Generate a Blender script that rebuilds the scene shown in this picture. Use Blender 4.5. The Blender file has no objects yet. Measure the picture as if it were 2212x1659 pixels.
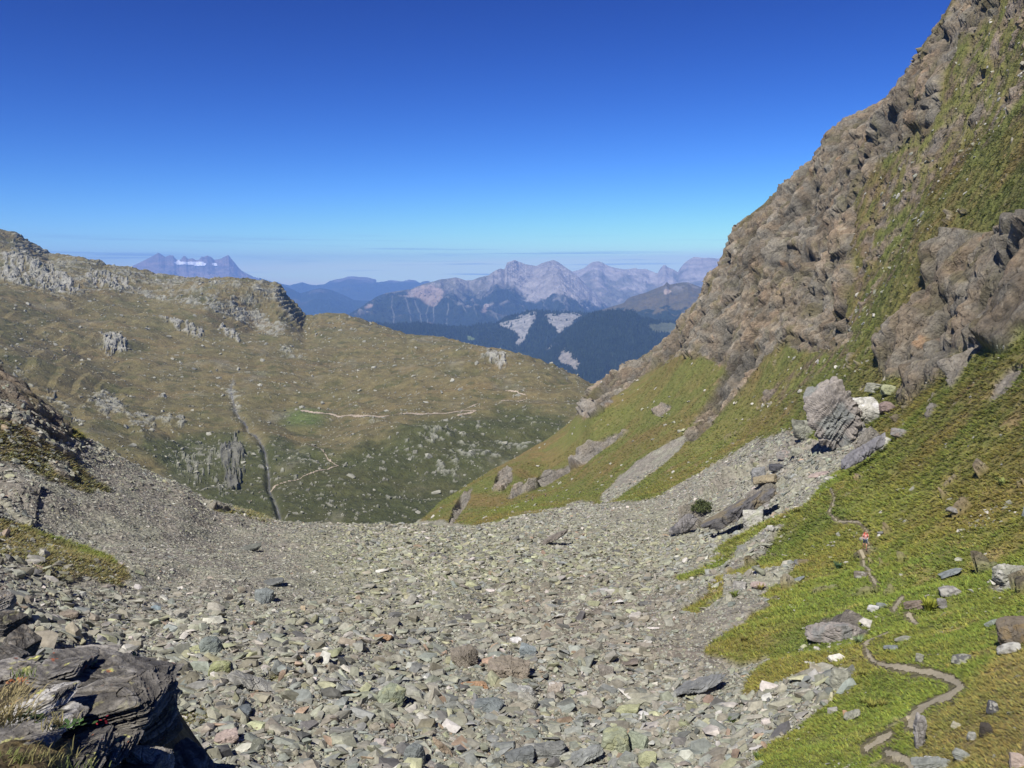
import bpy, bmesh, math, random, time
import numpy as np
from mathutils import Vector, Matrix

T0 = time.time()
C = bpy.context.scene
col = C.collection
Q = 1.0                       # mesh density factor

# ------------------------------------------------------------------ camera
PITCH = math.radians(7.2)
FPX, IW, IH = 858.0, 1024.0, 768.0
cam_d = bpy.data.cameras.new("camera")
cam_d.sensor_fit = 'HORIZONTAL'; cam_d.sensor_width = 36.0
cam_d.lens = FPX / IW * 36.0
cam_d.clip_start = 0.2; cam_d.clip_end = 300000.0
cam = bpy.data.objects.new("camera", cam_d); col.objects.link(cam)
cam.location = (0, 0, 0)
cam.rotation_euler = (math.radians(90) - PITCH, 0, 0)
C.camera = cam

# ------------------------------------------------------------------ world and sun
SUN_AZ, SUN_EL = math.radians(-150), math.radians(50)      # azimuth from +Y towards +X
w = bpy.data.worlds.new("World"); C.world = w; w.use_nodes = True
nt = w.node_tree; nt.nodes.clear()
o_ = nt.nodes.new('ShaderNodeOutputWorld'); bg = nt.nodes.new('ShaderNodeBackground')
sky = nt.nodes.new('ShaderNodeTexSky'); sky.sky_type = 'NISHITA'; sky.sun_disc = False
sky.sun_elevation = SUN_EL; sky.sun_rotation = SUN_AZ % (2 * math.pi)
sky.altitude = 2700; sky.air_density = 1.0; sky.dust_density = 0.3; sky.ozone_density = 4.0
bg.inputs['Strength'].default_value = 0.12
# the phone's own contrast: each channel of the sky is raised to a power, capped near the sun
sp_ = nt.nodes.new('ShaderNodeSeparateColor'); cb_ = nt.nodes.new('ShaderNodeCombineColor'); nt.links.new(sky.outputs[0], sp_.inputs[0])
for k_, (cap_, pw_, gn_) in enumerate(((7.2, 2.62, .0565), (8.4, 2.30, .0900), (7.5, 1.76, .262))):
    a_ = nt.nodes.new('ShaderNodeMath'); a_.operation = 'MINIMUM'; a_.inputs[1].default_value = cap_
    b_ = nt.nodes.new('ShaderNodeMath'); b_.operation = 'POWER'; b_.inputs[1].default_value = pw_
    c_ = nt.nodes.new('ShaderNodeMath'); c_.operation = 'MULTIPLY'; c_.inputs[1].default_value = gn_
    nt.links.new(sp_.outputs[k_], a_.inputs[0]); nt.links.new(a_.outputs[0], b_.inputs[0]); nt.links.new(b_.outputs[0], c_.inputs[0]); nt.links.new(c_.outputs[0], cb_.inputs[k_])
# thin grey-blue cloud streaks low over the horizon
tc_ = nt.nodes.new('ShaderNodeTexCoord'); mp_ = nt.nodes.new('ShaderNodeMapping'); mp_.inputs['Scale'].default_value = (5, 5, 260); nt.links.new(tc_.outputs['Generated'], mp_.inputs[0])
nz_ = nt.nodes.new('ShaderNodeTexNoise'); nz_.inputs['Scale'].default_value = 1.0; nz_.inputs['Detail'].default_value = 4; nt.links.new(mp_.outputs[0], nz_.inputs['Vector'])
sx_ = nt.nodes.new('ShaderNodeSeparateXYZ'); nt.links.new(tc_.outputs['Generated'], sx_.inputs[0])
r1_ = nt.nodes.new('ShaderNodeMapRange'); r1_.inputs[1].default_value = .57; r1_.inputs[2].default_value = .70; nt.links.new(nz_.outputs[0], r1_.inputs[0])
r2_ = nt.nodes.new('ShaderNodeMapRange'); r2_.inputs[1].default_value = .052; r2_.inputs[2].default_value = .024; nt.links.new(sx_.outputs['Z'], r2_.inputs[0])
m1_ = nt.nodes.new('ShaderNodeMath'); m1_.operation = 'MULTIPLY'; nt.links.new(r1_.outputs[0], m1_.inputs[0]); nt.links.new(r2_.outputs[0], m1_.inputs[1])
m2_ = nt.nodes.new('ShaderNodeMath'); m2_.operation = 'MULTIPLY'; m2_.inputs[1].default_value = .75; nt.links.new(m1_.outputs[0], m2_.inputs[0])
mc_ = nt.nodes.new('ShaderNodeMix'); mc_.data_type = 'RGBA'; mc_.inputs[7].default_value = (2.2, 3.9, 6.6, 1)
nt.links.new(m2_.outputs[0], mc_.inputs[0]); nt.links.new(cb_.outputs[0], mc_.inputs[6])
bg.inputs['Strength'].default_value = 0.10
nt.links.new(mc_.outputs[2], bg.inputs[0]); nt.links.new(bg.outputs[0], o_.inputs[0])
sd = bpy.data.lights.new("sun", 'SUN'); sd.energy = 5.0; sd.angle = math.radians(0.5); sd.color = (1, .955, .89)
sun = bpy.data.objects.new("sun", sd); col.objects.link(sun)
sdir = Vector((math.sin(SUN_AZ) * math.cos(SUN_EL), math.cos(SUN_AZ) * math.cos(SUN_EL), math.sin(SUN_EL)))
sun.rotation_euler = sdir.to_track_quat('Z', 'Y').to_euler(); sun.location = sdir * 50
C.view_settings.view_transform = 'Standard'; C.view_settings.look = 'None'
C.view_settings.exposure = 0.3; C.view_settings.gamma = 1.0
C.cycles.use_denoising = True
C.cycles.max_bounces = 4; C.cycles.diffuse_bounces = 2; C.cycles.volume_bounces = 1
C.cycles.use_adaptive_sampling = False

# ------------------------------------------------------------------ picture <-> place
VS = 2212.0 / 1024.0         # traced outlines are noted on a 2212 px wide view of the photograph
cP, sP = math.cos(PITCH), math.sin(PITCH)
def ray(vx, vy):
    """direction (theta, slope) of a sight line; slope = height over ground distance"""
    x = (np.asarray(vx, float) / VS - 512) / FPX; u = (384 - np.asarray(vy, float) / VS) / FPX
    Y = cP + u * sP; Z = -sP + u * cP
    return np.arctan2(x, Y), Z / np.hypot(x, Y)
def topix(X, Y, Z):
    fwd = Y * cP - Z * sP; up = Y * sP + Z * cP
    fwd = np.maximum(fwd, 1e-3)
    return (512 + FPX * X / fwd) * VS, (384 - FPX * up / fwd) * VS
def z1(x, y): return x / 2.72, 474.4 + y / 2.72
def z2(x, y): return 677.7 + x / 2.5108, 508.3 + y / 2.5108
def z4(x, y): return 1490.9 + x / 3.0594, 508.3 + y / 3.0594
def z5(x, y): return 1558.7 + x / 2.5823, 1016.5 + y / 2.5823
def z6(x, y): return x / 2.582, 1016.5 + y / 2.582
def zl(f, pts): return [f(*p) for p in pts]

# ------------------------------------------------------------------ noise (numpy)
_rs = np.random.RandomState(7)
_PERM = np.concatenate([_rs.permutation(256)] * 3).astype(np.int32)
_g = _rs.normal(size=(256, 3)); _g /= np.linalg.norm(_g, axis=1)[:, None]
_GX, _GY, _GZ = [_g[:, k].astype(np.float32) for k in range(3)]
def gn3(x, y, z):
    xi = np.floor(x); yi = np.floor(y); zi = np.floor(z)
    fx = (x - xi).astype(np.float32); fy = (y - yi).astype(np.float32); fz = (z - zi).astype(np.float32)
    xi = xi.astype(np.int32) & 255; yi = yi.astype(np.int32) & 255; zi = zi.astype(np.int32) & 255
    u = fx * fx * fx * (fx * (fx * 6 - 15) + 10); v = fy * fy * fy * (fy * (fy * 6 - 15) + 10); t = fz * fz * fz * (fz * (fz * 6 - 15) + 10)
    A = _PERM[xi]; B = _PERM[xi + 1]
    AA = _PERM[A + yi]; AB = _PERM[A + yi + 1]; BA = _PERM[B + yi]; BB = _PERM[B + yi + 1]
    def g(h, a, b, c):
        return _GX[h] * a + _GY[h] * b + _GZ[h] * c
    def L(a, b, k): return a + (b - a) * k
    r = L(L(L(g(_PERM[AA + zi], fx, fy, fz), g(_PERM[BA + zi], fx - 1, fy, fz), u),
            L(g(_PERM[AB + zi], fx, fy - 1, fz), g(_PERM[BB + zi], fx - 1, fy - 1, fz), u), v),
          L(L(g(_PERM[AA + zi + 1], fx, fy, fz - 1), g(_PERM[BA + zi + 1], fx - 1, fy, fz - 1), u),
            L(g(_PERM[AB + zi + 1], fx, fy - 1, fz - 1), g(_PERM[BB + zi + 1], fx - 1, fy - 1, fz - 1), u), v), t)
    return r * 1.5
def gn2(x, y):
    return gn3(x, y, np.full(np.shape(x), 0.37))
def fbm(x, y, z=None, o=4, g=.5, l=2.03):
    s = 0; a = 1.0; n = 0
    if z is None: z = np.full(np.shape(x), 0.37)
    for k in range(o):
        s = s + a * gn3(x + 17.3 * k, y - 9.1 * k, z + 5.7 * k); n += a; a *= g; x = x * l; y = y * l; z = z * l
    return s / n
def ridged(x, y, z=None, o=4, g=.5, l=2.03):
    s = 0; a = 1.0; n = 0
    if z is None: z = np.full(np.shape(x), 0.37)
    for k in range(o):
        s = s + a * (1 - np.abs(gn3(x + 11.3 * k, y - 7.1 * k, z + 3.7 * k)) * 1.6); n += a; a *= g; x = x * l; y = y * l; z = z * l
    return s / n            # about 0..1, high on creases
def worley(x, y, z, jit=.9):
    """returns cell random value, F2-F1 and local offset slope of the nearest cell"""
    xi = np.floor(x).astype(np.int32); yi = np.floor(y).astype(np.int32); zi = np.floor(z).astype(np.int32)
    f1 = np.full(x.shape, 9., np.float32); f2 = np.full(x.shape, 9., np.float32); cid = np.zeros(x.shape, np.float32); pl = np.zeros(x.shape, np.float32)
    for i in (-1, 0, 1):
        for j in (-1, 0, 1):
            for k in (-1, 0, 1):
                a, b, c = xi + i, yi + j, zi + k
                h = _PERM[_PERM[_PERM[a & 255] + (b & 255)] + (c & 255)]
                dx = a + .5 + jit * .5 * _GX[h] - x; dy = b + .5 + jit * .5 * _GY[h] - y; dz = c + .5 + jit * .5 * _GZ[h] - z
                d = (dx * dx + dy * dy + dz * dz).astype(np.float32)
                m = d < f1
                f2 = np.where(m, f1, np.minimum(f2, d)); f1 = np.where(m, d, f1)
                cid = np.where(m, h / 255., cid)
                h2 = _PERM[h]
                pl = np.where(m, _GX[h2] * dx + _GY[h2] * dy + _GZ[h2] * dz, pl)
    return cid, np.sqrt(f2) - np.sqrt(f1), pl
def sstep(a, b, x):
    t = np.clip((x - a) / (b - a), 0, 1); return t * t * (3 - 2 * t)
def mix(a, b, t):
    t = np.asarray(t)[..., None]; return np.asarray(a) * (1 - t) + np.asarray(b) * t

# ------------------------------------------------------------------ region maps (traced outlines -> places on the ground)
MS = 3.0
MW, MH = int(2600 / MS), int(2000 / MS); MOX, MOY = 200, 200      # margins round the frame
def poly_mask(polys, blur=0):
    yy, xx = np.mgrid[0:MH, 0:MW]; X = xx * MS - MOX; Y = yy * MS - MOY
    out = np.zeros((MH, MW), bool)
    for P in polys:
        P = np.asarray(P, float); ins = np.zeros((MH, MW), bool); j = len(P) - 1
        for i in range(len(P)):
            xi_, yi_ = P[i]; xj, yj = P[j]
            if yi_ != yj:
                ins ^= ((yi_ > Y) != (yj > Y)) & (X < (xj - xi_) * (Y - yi_) / (yj - yi_) + xi_)
            j = i
        out |= ins
    m = out.astype(np.float32)
    k = int(blur / MS)
    if k > 0:
        for _ in range(2):
            for ax in (0, 1):
                c = np.cumsum(np.concatenate([np.repeat(np.take(m, [0], ax), k + 1, ax), m, np.repeat(np.take(m, [-1], ax), k, ax)], ax), ax)
                n = m.shape[ax]; m = (np.take(c, np.arange(2 * k + 1, 2 * k + 1 + n), ax) - np.take(c, np.arange(0, n), ax)) / (2 * k + 1)
    return m
def samp(m, vx, vy):
    x = np.clip((vx + MOX) / MS, 0, MW - 1.01); y = np.clip((vy + MOY) / MS, 0, MH - 1.01)
    xi = x.astype(int); yi = y.astype(int); fx = x - xi; fy = y - yi
    return (m[yi, xi] * (1 - fx) + m[yi, xi + 1] * fx) * (1 - fy) + (m[yi + 1, xi] * (1 - fx) + m[yi + 1, xi + 1] * fx) * fy

# ------------------------------------------------------------------ objects
def tag(o, label=None, cat=None, group=None, kind=None):
    if label: o['label'] = label
    if cat: o['category'] = cat
    if group: o['group'] = group
    if kind: o['kind'] = kind
    return o
def npmesh(name, V, F, colv=None, mat=None, smooth=False, parent=None, fm=None):
    """V (n,3), F (m,3|4) -> one mesh object with an albedo attribute"""
    V = np.ascontiguousarray(V, np.float32); F = np.ascontiguousarray(F, np.int32)
    me = bpy.data.meshes.new(name); n, m, k = len(V), len(F), F.shape[1]
    me.vertices.add(n); me.vertices.foreach_set('co', V.ravel())
    me.loops.add(m * k); me.loops.foreach_set('vertex_index', F.ravel())
    me.polygons.add(m); me.polygons.foreach_set('loop_start', np.arange(0, m * k, k, dtype=np.int32))
    try: me.polygons.foreach_set('loop_total', np.full(m, k, np.int32))
    except Exception: pass
    me.polygons.foreach_set('use_smooth', np.full(m, bool(smooth)))
    me.update(calc_edges=True)
    if colv is not None:
        a = me.color_attributes.new('Col', 'FLOAT_COLOR', 'POINT')
        c = np.ones((n, 4), np.float32); c[:, :3] = np.clip(colv, 0, 1); a.data.foreach_set('color', c.ravel())
    o = bpy.data.objects.new(name, me); col.objects.link(o)
    if mat is not None:
        for x_ in (mat if isinstance(mat, (list, tuple)) else [mat]): me.materials.append(x_)
    if fm is not None: me.polygons.foreach_set('material_index', np.ascontiguousarray(fm, np.int32))
    if parent is not None: o.parent = parent
    return o
def empty(name, loc=(0, 0, 0), rz=0):
    o = bpy.data.objects.new(name, None); col.objects.link(o); o.location = loc; o.rotation_euler = (0, 0, rz)
    o.empty_display_size = .3
    return o

def surf_mat(name, scale=1.0, bump=.5, var=.3, dist=.1, rough=.95, attr=True, base=(.2, .2, .2), stretch=(1, 1, 1), vor=0.0, scale2=None):
    m = bpy.data.materials.new(name); m.use_nodes = True; n = m.node_tree.nodes; l = m.node_tree.links; n.clear()
    out = n.new('ShaderNodeOutputMaterial'); p = n.new('ShaderNodeBsdfPrincipled')
    p.inputs['Roughness'].default_value = rough; p.inputs['Specular IOR Level'].default_value = .25
    geo = n.new('ShaderNodeTexCoord'); mp = n.new('ShaderNodeMapping'); mp.inputs['Scale'].default_value = stretch
    l.new(geo.outputs['Object'], mp.inputs[0])
    n1 = n.new('ShaderNodeTexNoise'); n1.inputs['Scale'].default_value = scale; n1.inputs['Detail'].default_value = 8; n1.inputs['Roughness'].default_value = .65
    l.new(mp.outputs[0], n1.inputs['Vector'])
    mr = n.new('ShaderNodeMapRange'); mr.inputs[1].default_value = .3; mr.inputs[2].default_value = .7; mr.inputs[3].default_value = 1 - var; mr.inputs[4].default_value = 1 + var
    l.new(n1.outputs[0], mr.inputs[0])
    if attr:
        a = n.new('ShaderNodeAttribute'); a.attribute_name = 'Col'; src = a.outputs['Color']
    else:
        a = n.new('ShaderNodeRGB'); a.outputs[0].default_value = (*base, 1); src = a.outputs[0]
    mx = n.new('ShaderNodeVectorMath'); mx.operation = 'SCALE'
    l.new(src, mx.inputs[0]); l.new(mr.outputs[0], mx.inputs['Scale'])
    l.new(mx.outputs[0], p.inputs['Base Color'])
    n2 = n.new('ShaderNodeTexNoise'); n2.inputs['Scale'].default_value = scale2 or scale * 1.7; n2.inputs['Detail'].default_value = 6; n2.inputs['Roughness'].default_value = .7
    l.new(mp.outputs[0], n2.inputs['Vector'])
    h = n2.outputs[0]
    if vor:
        v = n.new('ShaderNodeTexVoronoi'); v.feature = 'F1'; v.inputs['Scale'].default_value = vor; l.new(mp.outputs[0], v.inputs['Vector'])
        ad = n.new('ShaderNodeMath'); ad.operation = 'ADD'; l.new(h, ad.inputs[0]); l.new(v.outputs['Distance'], ad.inputs[1]); h = ad.outputs[0]
    b = n.new('ShaderNodeBump'); b.inputs['Strength'].default_value = bump; b.inputs['Distance'].default_value = dist
    l.new(h, b.inputs['Height']); l.new(b.outputs[0], p.inputs['Normal'])
    l.new(p.outputs[0], out.inputs[0])
    return m
def cliff_mat(name, scale, dist, stretch, rotz, var=.35):
    # fractured rock face: bedding cracks, angular facets and grain
    m = surf_mat(name, scale=scale * 4, bump=1.0, var=var, dist=dist * .55, scale2=scale * 6); n = m.node_tree.nodes; l = m.node_tree.links
    b0 = [x for x in n if x.type == 'BUMP'][0]; tc = [x for x in n if x.type == 'TEX_COORD'][0]
    mp = n.new('ShaderNodeMapping'); mp.vector_type = 'TEXTURE'; mp.inputs['Scale'].default_value = stretch; mp.inputs['Rotation'].default_value = rotz; l.new(tc.outputs['Object'], mp.inputs[0])
    wn = n.new('ShaderNodeTexNoise'); wn.inputs['Scale'].default_value = scale * .8; wn.inputs['Detail'].default_value = 3; l.new(mp.outputs[0], wn.inputs['Vector'])
    ad = n.new('ShaderNodeVectorMath'); ad.operation = 'MULTIPLY_ADD'; ad.inputs[1].default_value = (1.2 / scale * .5,) * 3; l.new(wn.outputs['Color'], ad.inputs[0]); l.new(mp.outputs[0], ad.inputs[2])
    v = n.new('ShaderNodeTexVoronoi'); v.feature = 'F1'; v.distance = 'CHEBYCHEV'; v.inputs['Scale'].default_value = scale; l.new(ad.outputs[0], v.inputs['Vector'])
    v2 = n.new('ShaderNodeTexVoronoi'); v2.feature = 'DISTANCE_TO_EDGE'; v2.inputs['Scale'].default_value = scale * 1.9; l.new(ad.outputs[0], v2.inputs['Vector'])
    r2 = n.new('ShaderNodeMapRange'); r2.inputs[1].default_value = 0; r2.inputs[2].default_value = .12; r2.inputs[3].default_value = -.16; r2.inputs[4].default_value = 0; l.new(v2.outputs['Distance'], r2.inputs[0])
    a2 = n.new('ShaderNodeMath'); a2.operation = 'ADD'; l.new(v.outputs['Distance'], a2.inputs[0]); l.new(r2.outputs[0], a2.inputs[1])
    b = n.new('ShaderNodeBump'); b.inputs['Strength'].default_value = .75; b.inputs['Distance'].default_value = dist; l.new(a2.outputs[0], b.inputs['Height']); l.new(b.outputs[0], b0.inputs['Normal'])
    return m
def flat_mat(name, c, rough=.8, var=.12, scale=20):
    return surf_mat(name, scale=scale, bump=.15, var=var, dist=.01, rough=rough, attr=False, base=c)

# ------------------------------------------------------------------ terrain solver
class Terrain:
    """height field on a polar grid: slope(theta, ln r) through surveyed points"""
    def __init__(s, ctrl, ths, rs, k=2.2, lam=1e-4):
        def grid(a):      # [value, count, value, count, value]: evenly spaced pieces
            o = []
            for q in range(0, len(a) - 2, 2): o.append(np.linspace(a[q], a[q + 2], int(a[q + 1] * Q), endpoint=False))
            return np.append(np.concatenate(o), a[-1])
        s.th = grid([math.radians(v) if i % 2 == 0 else v for i, v in enumerate(ths)]); s.lr = grid([math.log(v) if i % 2 == 0 else v for i, v in enumerate(rs)])
        c = np.array(ctrl, float); th, e = ray(c[:, 0], c[:, 1]); s.k = k
        s.cx = np.stack([th * k, np.log(c[:, 2])], 1)
        n = len(c); d2 = ((s.cx[:, None] - s.cx[None]) ** 2).sum(-1)
        K = .5 * d2 * np.log(d2 + 1e-12); K[np.arange(n), np.arange(n)] = lam
        Pm = np.concatenate([np.ones((n, 1)), s.cx], 1)
        A = np.zeros((n + 3, n + 3)); A[:n, :n] = K; A[:n, n:] = Pm; A[n:, :n] = Pm.T
        s.w = np.linalg.solve(A, np.concatenate([e, [0, 0, 0]]))
        # solve on a coarse lattice then refine with cubic interpolation
        ct = np.linspace(s.th[0], s.th[-1], 240); cl = np.linspace(s.lr[0], s.lr[-1], 260)
        TT, LL = np.meshgrid(ct, cl); x = np.stack([TT.ravel() * k, LL.ravel()], 1)
        E = s.w[n] + x @ s.w[n + 1:]
        for i in range(n):
            d = ((x - s.cx[i]) ** 2).sum(1); E = E + s.w[i] * .5 * d * np.log(d + 1e-12)
        E = E.reshape(TT.shape)
        s.E = s._up(s._up(E, cl, s.lr, 0), ct, s.th, 1)
    @staticmethod
    def _up(M, xs, xn, ax):
        M = np.moveaxis(M, ax, 0); t = (xn - xs[0]) / (xs[1] - xs[0]); i = np.clip(t.astype(int), 0, len(xs) - 2); f = (t - i)[:, None]
        a = M[np.clip(i - 1, 0, None)]; b = M[i]; c = M[i + 1]; d = M[np.clip(i + 2, None, len(xs) - 1)]
        R = b + .5 * f * (c - a + f * (2 * a - 5 * b + 4 * c - d + f * (3 * (b - c) + d - a)))
        return np.moveaxis(R, 0, ax)
    def fit_crest(s, crest, rs, width=.25, it=3, sm=0):
        """nudge so that the highest line of every column follows the surveyed crest"""
        c = np.array(crest, float); th, e = ray(c[:, 0], c[:, 1]); o = np.argsort(th); th, e = th[o], e[o]
        rr = np.array(rs, float)[o]
        ok = (s.th >= th[0]) & (s.th <= th[-1]); te = np.interp(s.th, th, e); lc = np.log(np.interp(s.th, th, rr))
        for _ in range(it):
            win = np.exp(-((s.lr[:, None] - lc[None]) / width) ** 2)
            m = np.where(win > .03, s.E, -9); mx = m.max(0)
            d = np.where(ok, te - mx, 0)
            if sm: d = np.convolve(np.pad(d, sm, mode='edge'), np.hanning(2 * sm + 3)[1:-1] / np.hanning(2 * sm + 3)[1:-1].sum(), 'valid')
            s.E = s.E + d[None] * win
    def build(s):
        s.R = np.exp(s.lr)[:, None] * np.ones_like(s.th)[None]; TH = s.th[None] * np.ones((len(s.lr), 1))
        s.X = s.R * np.sin(TH); s.Y = s.R * np.cos(TH); s.Z = s.R * s.E
        s.P0 = np.stack([s.X, s.Y, s.Z], -1); s.P = s.P0.copy()
        s.vx, s.vy = topix(s.X, s.Y, s.Z)
        s.vis = s.E >= np.maximum.accumulate(s.E, 0) - .004
    def normals(s, P):
        dr = np.gradient(P, axis=0); dt = np.gradient(P, axis=1); n = np.cross(dt, dr); n /= np.linalg.norm(n, axis=-1, keepdims=True) + 1e-9
        n *= np.sign(n[..., 2:3] + 1e-9); return n
    def faces(s):
        a, b = len(s.lr), len(s.th); i = np.arange(a * b).reshape(a, b)
        return np.stack([i[:-1, :-1], i[:-1, 1:], i[1:, 1:], i[1:, :-1]], -1).reshape(-1, 4)
    def finish(s):
        X, Y, Z = s.P[..., 0], s.P[..., 1], s.P[..., 2]; s.N = s.normals(s.P)
        s.Ef = Z / np.hypot(X, Y); s.vis = s.Ef >= np.maximum.accumulate(s.Ef, 0) - .012
    def at(s, vx, vy):
        """first place on the finished ground along a sight line"""
        th, e = ray(vx, vy); j = int(np.clip(np.searchsorted(s.th, th), 0, len(s.th) - 1)); colE = s.Ef[:, j]
        up = np.nonzero((colE >= e) & (s.lr > math.log(16.)))[0]
        i = int(up[0]) if len(up) else int(np.argmax(colE))
        i0 = max(i - 1, 0); ea, eb = colE[i0], colE[i]; f = 1.0 if abs(eb - ea) < 1e-9 else min(max((e - ea) / (eb - ea), 0), 1)
        return s.P[i0, j] * (1 - f) + s.P[i, j] * f, s.N[i, j], (i, j)
    def fidx(s, lr): return np.interp(lr, s.lr, np.arange(len(s.lr)))
    def pt(s, fi, fj, what=None):
        A = s.P if what is None else what
        i = np.clip(fi.astype(int), 0, A.shape[0] - 2); j = np.clip(fj.astype(int), 0, A.shape[1] - 2); a = fi - i; b = fj - j
        if A.ndim == 3: a = a[:, None]; b = b[:, None]
        return (A[i, j] * (1 - b) + A[i, j + 1] * b) * (1 - a) + (A[i + 1, j] * (1 - b) + A[i + 1, j + 1] * b) * a

# ================================================================== near ground: scree basin, left slope, right mountainside
LC = [(-260, 640), (-120, 720), (0, 800), (25, 815), (60, 845), (100, 880), (140, 915), (180, 945), (240, 980), (300, 1010), (350, 1035), (400, 1052),
      (440, 1075), (500, 1095), (560, 1112), (620, 1128), (700, 1130), (800, 1133), (880, 1137)]
LCr = [185, 178, 172, 170, 166, 161, 157, 153, 150, 149, 150, 154, 159, 168, 178, 186, 190, 192, 196]
RC = [(915, 1122), (950, 1085), (1000, 1055), (1060, 1015), (1120, 985), (1180, 950), (1225, 915), (1260, 880), (1280, 840), (1300, 820), (1370, 775), (1440, 740),
      (1470, 710), (1480, 690), (1520, 650), (1530, 600), (1560, 560), (1580, 510), (1600, 480), (1650, 440), (1700, 390), (1760, 340), (1790, 290), (1860, 240),
      (1930, 195), (1985, 130), (1990, 100), (2030, 50), (2055, 0), (2090, -60), (2160, -180), (2230, -300), (2500, -560)]
RCr = [370, 375, 385, 395, 405, 415, 425, 435, 450, 460, 475, 485, 490, 488, 480, 470, 460, 450, 445, 435, 425, 415, 405, 395, 380, 365, 360, 350, 340, 330, 320, 310, 300]
ctrl = [(0, 1659, 30), (600, 1659, 36), (1100, 1659, 38), (1600, 1659, 36), (1900, 1659, 32), (2212, 1659, 26), (2600, 1659, 22), (-300, 1659, 24),
        (300, 1500, 46), (600, 1500, 46), (1100, 1500, 49), (1600, 1500, 47), (1900, 1500, 41), (2212, 1500, 33),
        (2080, 1490, 38), (1870, 1400, 51), (1960, 1310, 58), (1880, 1240, 72), (1872, 1187, 84), (1790, 1120, 101), (1800, 1055, 117),
        (600, 1300, 76), (1100, 1300, 80), (1500, 1300, 74), (2212, 1300, 52), (300, 1300, 74),
        (600, 1200, 115), (1100, 1200, 125), (1500, 1200, 112), (2212, 1200, 66), (900, 1165, 155), (500, 1165, 134),
        (1000, 1142, 205), (1200, 1100, 262), (1152, 1084, 317), (1050, 1115, 290), (1300, 1085, 285), (1420, 1060, 245), (1350, 1120, 190), (1530, 1150, 145), (1600, 1110, 155),
        (1780, 965, 168), (1830, 1000, 148), (1900, 960, 150), (1680, 1000, 190), (1550, 1020, 235),
        (1500, 900, 330), (1600, 800, 335), (1700, 750, 310), (1400, 800, 440), (1300, 950, 385), (1150, 1000, 400), (1050, 1080, 360), (1400, 980, 320),
        (1700, 600, 345), (1800, 400, 370), (1900, 600, 265), (1850, 750, 225), (1900, 300, 330), (2000, 850, 150), (2100, 700, 165), (2212, 500, 158), (2212, 200, 225), (2212, 0, 275),
        (2100, 300, 265), (2212, 800, 111), (2212, 1000, 87), (2000, 1100, 88), (2000, 450, 240),
        (0, 1000, 130), (100, 1100, 116), (200, 1150, 112), (0, 1200, 82), (0, 1300, 60), (0, 1400, 47), (300, 1100, 125), (450, 1130, 142), (300, 1200, 101), (150, 1210, 86), (60, 900, 150), (0, 1140, 100),
        (-200, 1000, 118), (-200, 1300, 52), (-250, 800, 158), (2500, 1000, 72), (2500, 500, 125), (2500, 0, 190), (2500, 1400, 36)]
for (x, y), r in zip(LC, LCr): ctrl.append((x, y, r))
for (x, y), r in zip(RC[::2], RCr[::2]): ctrl.append((x, y, r))
# land falling away behind the crests, and the bluff below the viewpoint
for x, y, r in [(-200, 790, 225), (0, 930, 225), (200, 1080, 240), (400, 1180, 260), (600, 1250, 260), (850, 1260, 270), (0, 1300, 420), (400, 1500, 600), (800, 1500, 600), (-200, 1200, 500), (0, 1500, 880), (700, 1560, 880),
                (1050, 1180, 560), (1250, 1100, 620), (1450, 950, 640), (1600, 700, 600), (1800, 500, 560), (2000, 300, 500), (2200, 100, 450), (1150, 1450, 880), (1600, 1100, 880), (2000, 800, 880), (2500, 0, 480), (2500, 300, 880)]:
    ctrl.append((x, y, r))
for x, y, r in [(-300, 2050, 11), (300, 2050, 12), (900, 2100, 12), (1500, 2100, 12), (2200, 2050, 11), (2600, 2000, 10), (0, 2600, 5), (1100, 2700, 5), (2200, 2600, 5)]:
    ctrl.append((x, y, r))
N = Terrain(ctrl, [-46, 45, -32.5, 1110, 32.5, 45, 46], [5, 70, 25, 560, 120, 880, 520, 50, 900])
for _ in range(2): N.fit_crest(LC, LCr, .22, sm=26); N.fit_crest(RC, RCr, .16, sm=6)
N.build()
print('near solved', round(time.time() - T0, 1))

def dist_line(L, vx, vy):
    d = np.full(vx.shape, 1e9)
    for (x0, y0), (x1, y1) in zip(L[:-1], L[1:]):
        t = np.clip(((vx - x0) * (x1 - x0) + (vy - y0) * (y1 - y0)) / ((x1 - x0) ** 2 + (y1 - y0) ** 2), 0, 1)
        d = np.minimum(d, np.hypot(vx - x0 - t * (x1 - x0), vy - y0 - t * (y1 - y0)))
    return d
def ribbon(T_, mask, lift, name, colr, mat, label, cat, var=.2):
    # the quads of the ground under a trodden way, laid a little above it as a sheet of their own
    ii = np.arange(mask.size).reshape(mask.shape); q = mask[:-1, :-1] & mask[:-1, 1:] & mask[1:, 1:] & mask[1:, :-1]
    Fs = np.stack([ii[:-1, :-1], ii[:-1, 1:], ii[1:, 1:], ii[1:, :-1]], -1)[q]
    uq, inv = np.unique(Fs, return_inverse=True); P = T_.P.reshape(-1, 3)[uq] + np.array([0, 0, lift])
    c_ = np.array(colr)[None] * (1 + var * fbm(P[:, 0] / (lift * 40), P[:, 1] / (lift * 40), o=3))[:, None]
    o = npmesh(name, P, inv.reshape(Fs.shape), c_, mat); tag(o, label, cat, kind='structure'); return o

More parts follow.
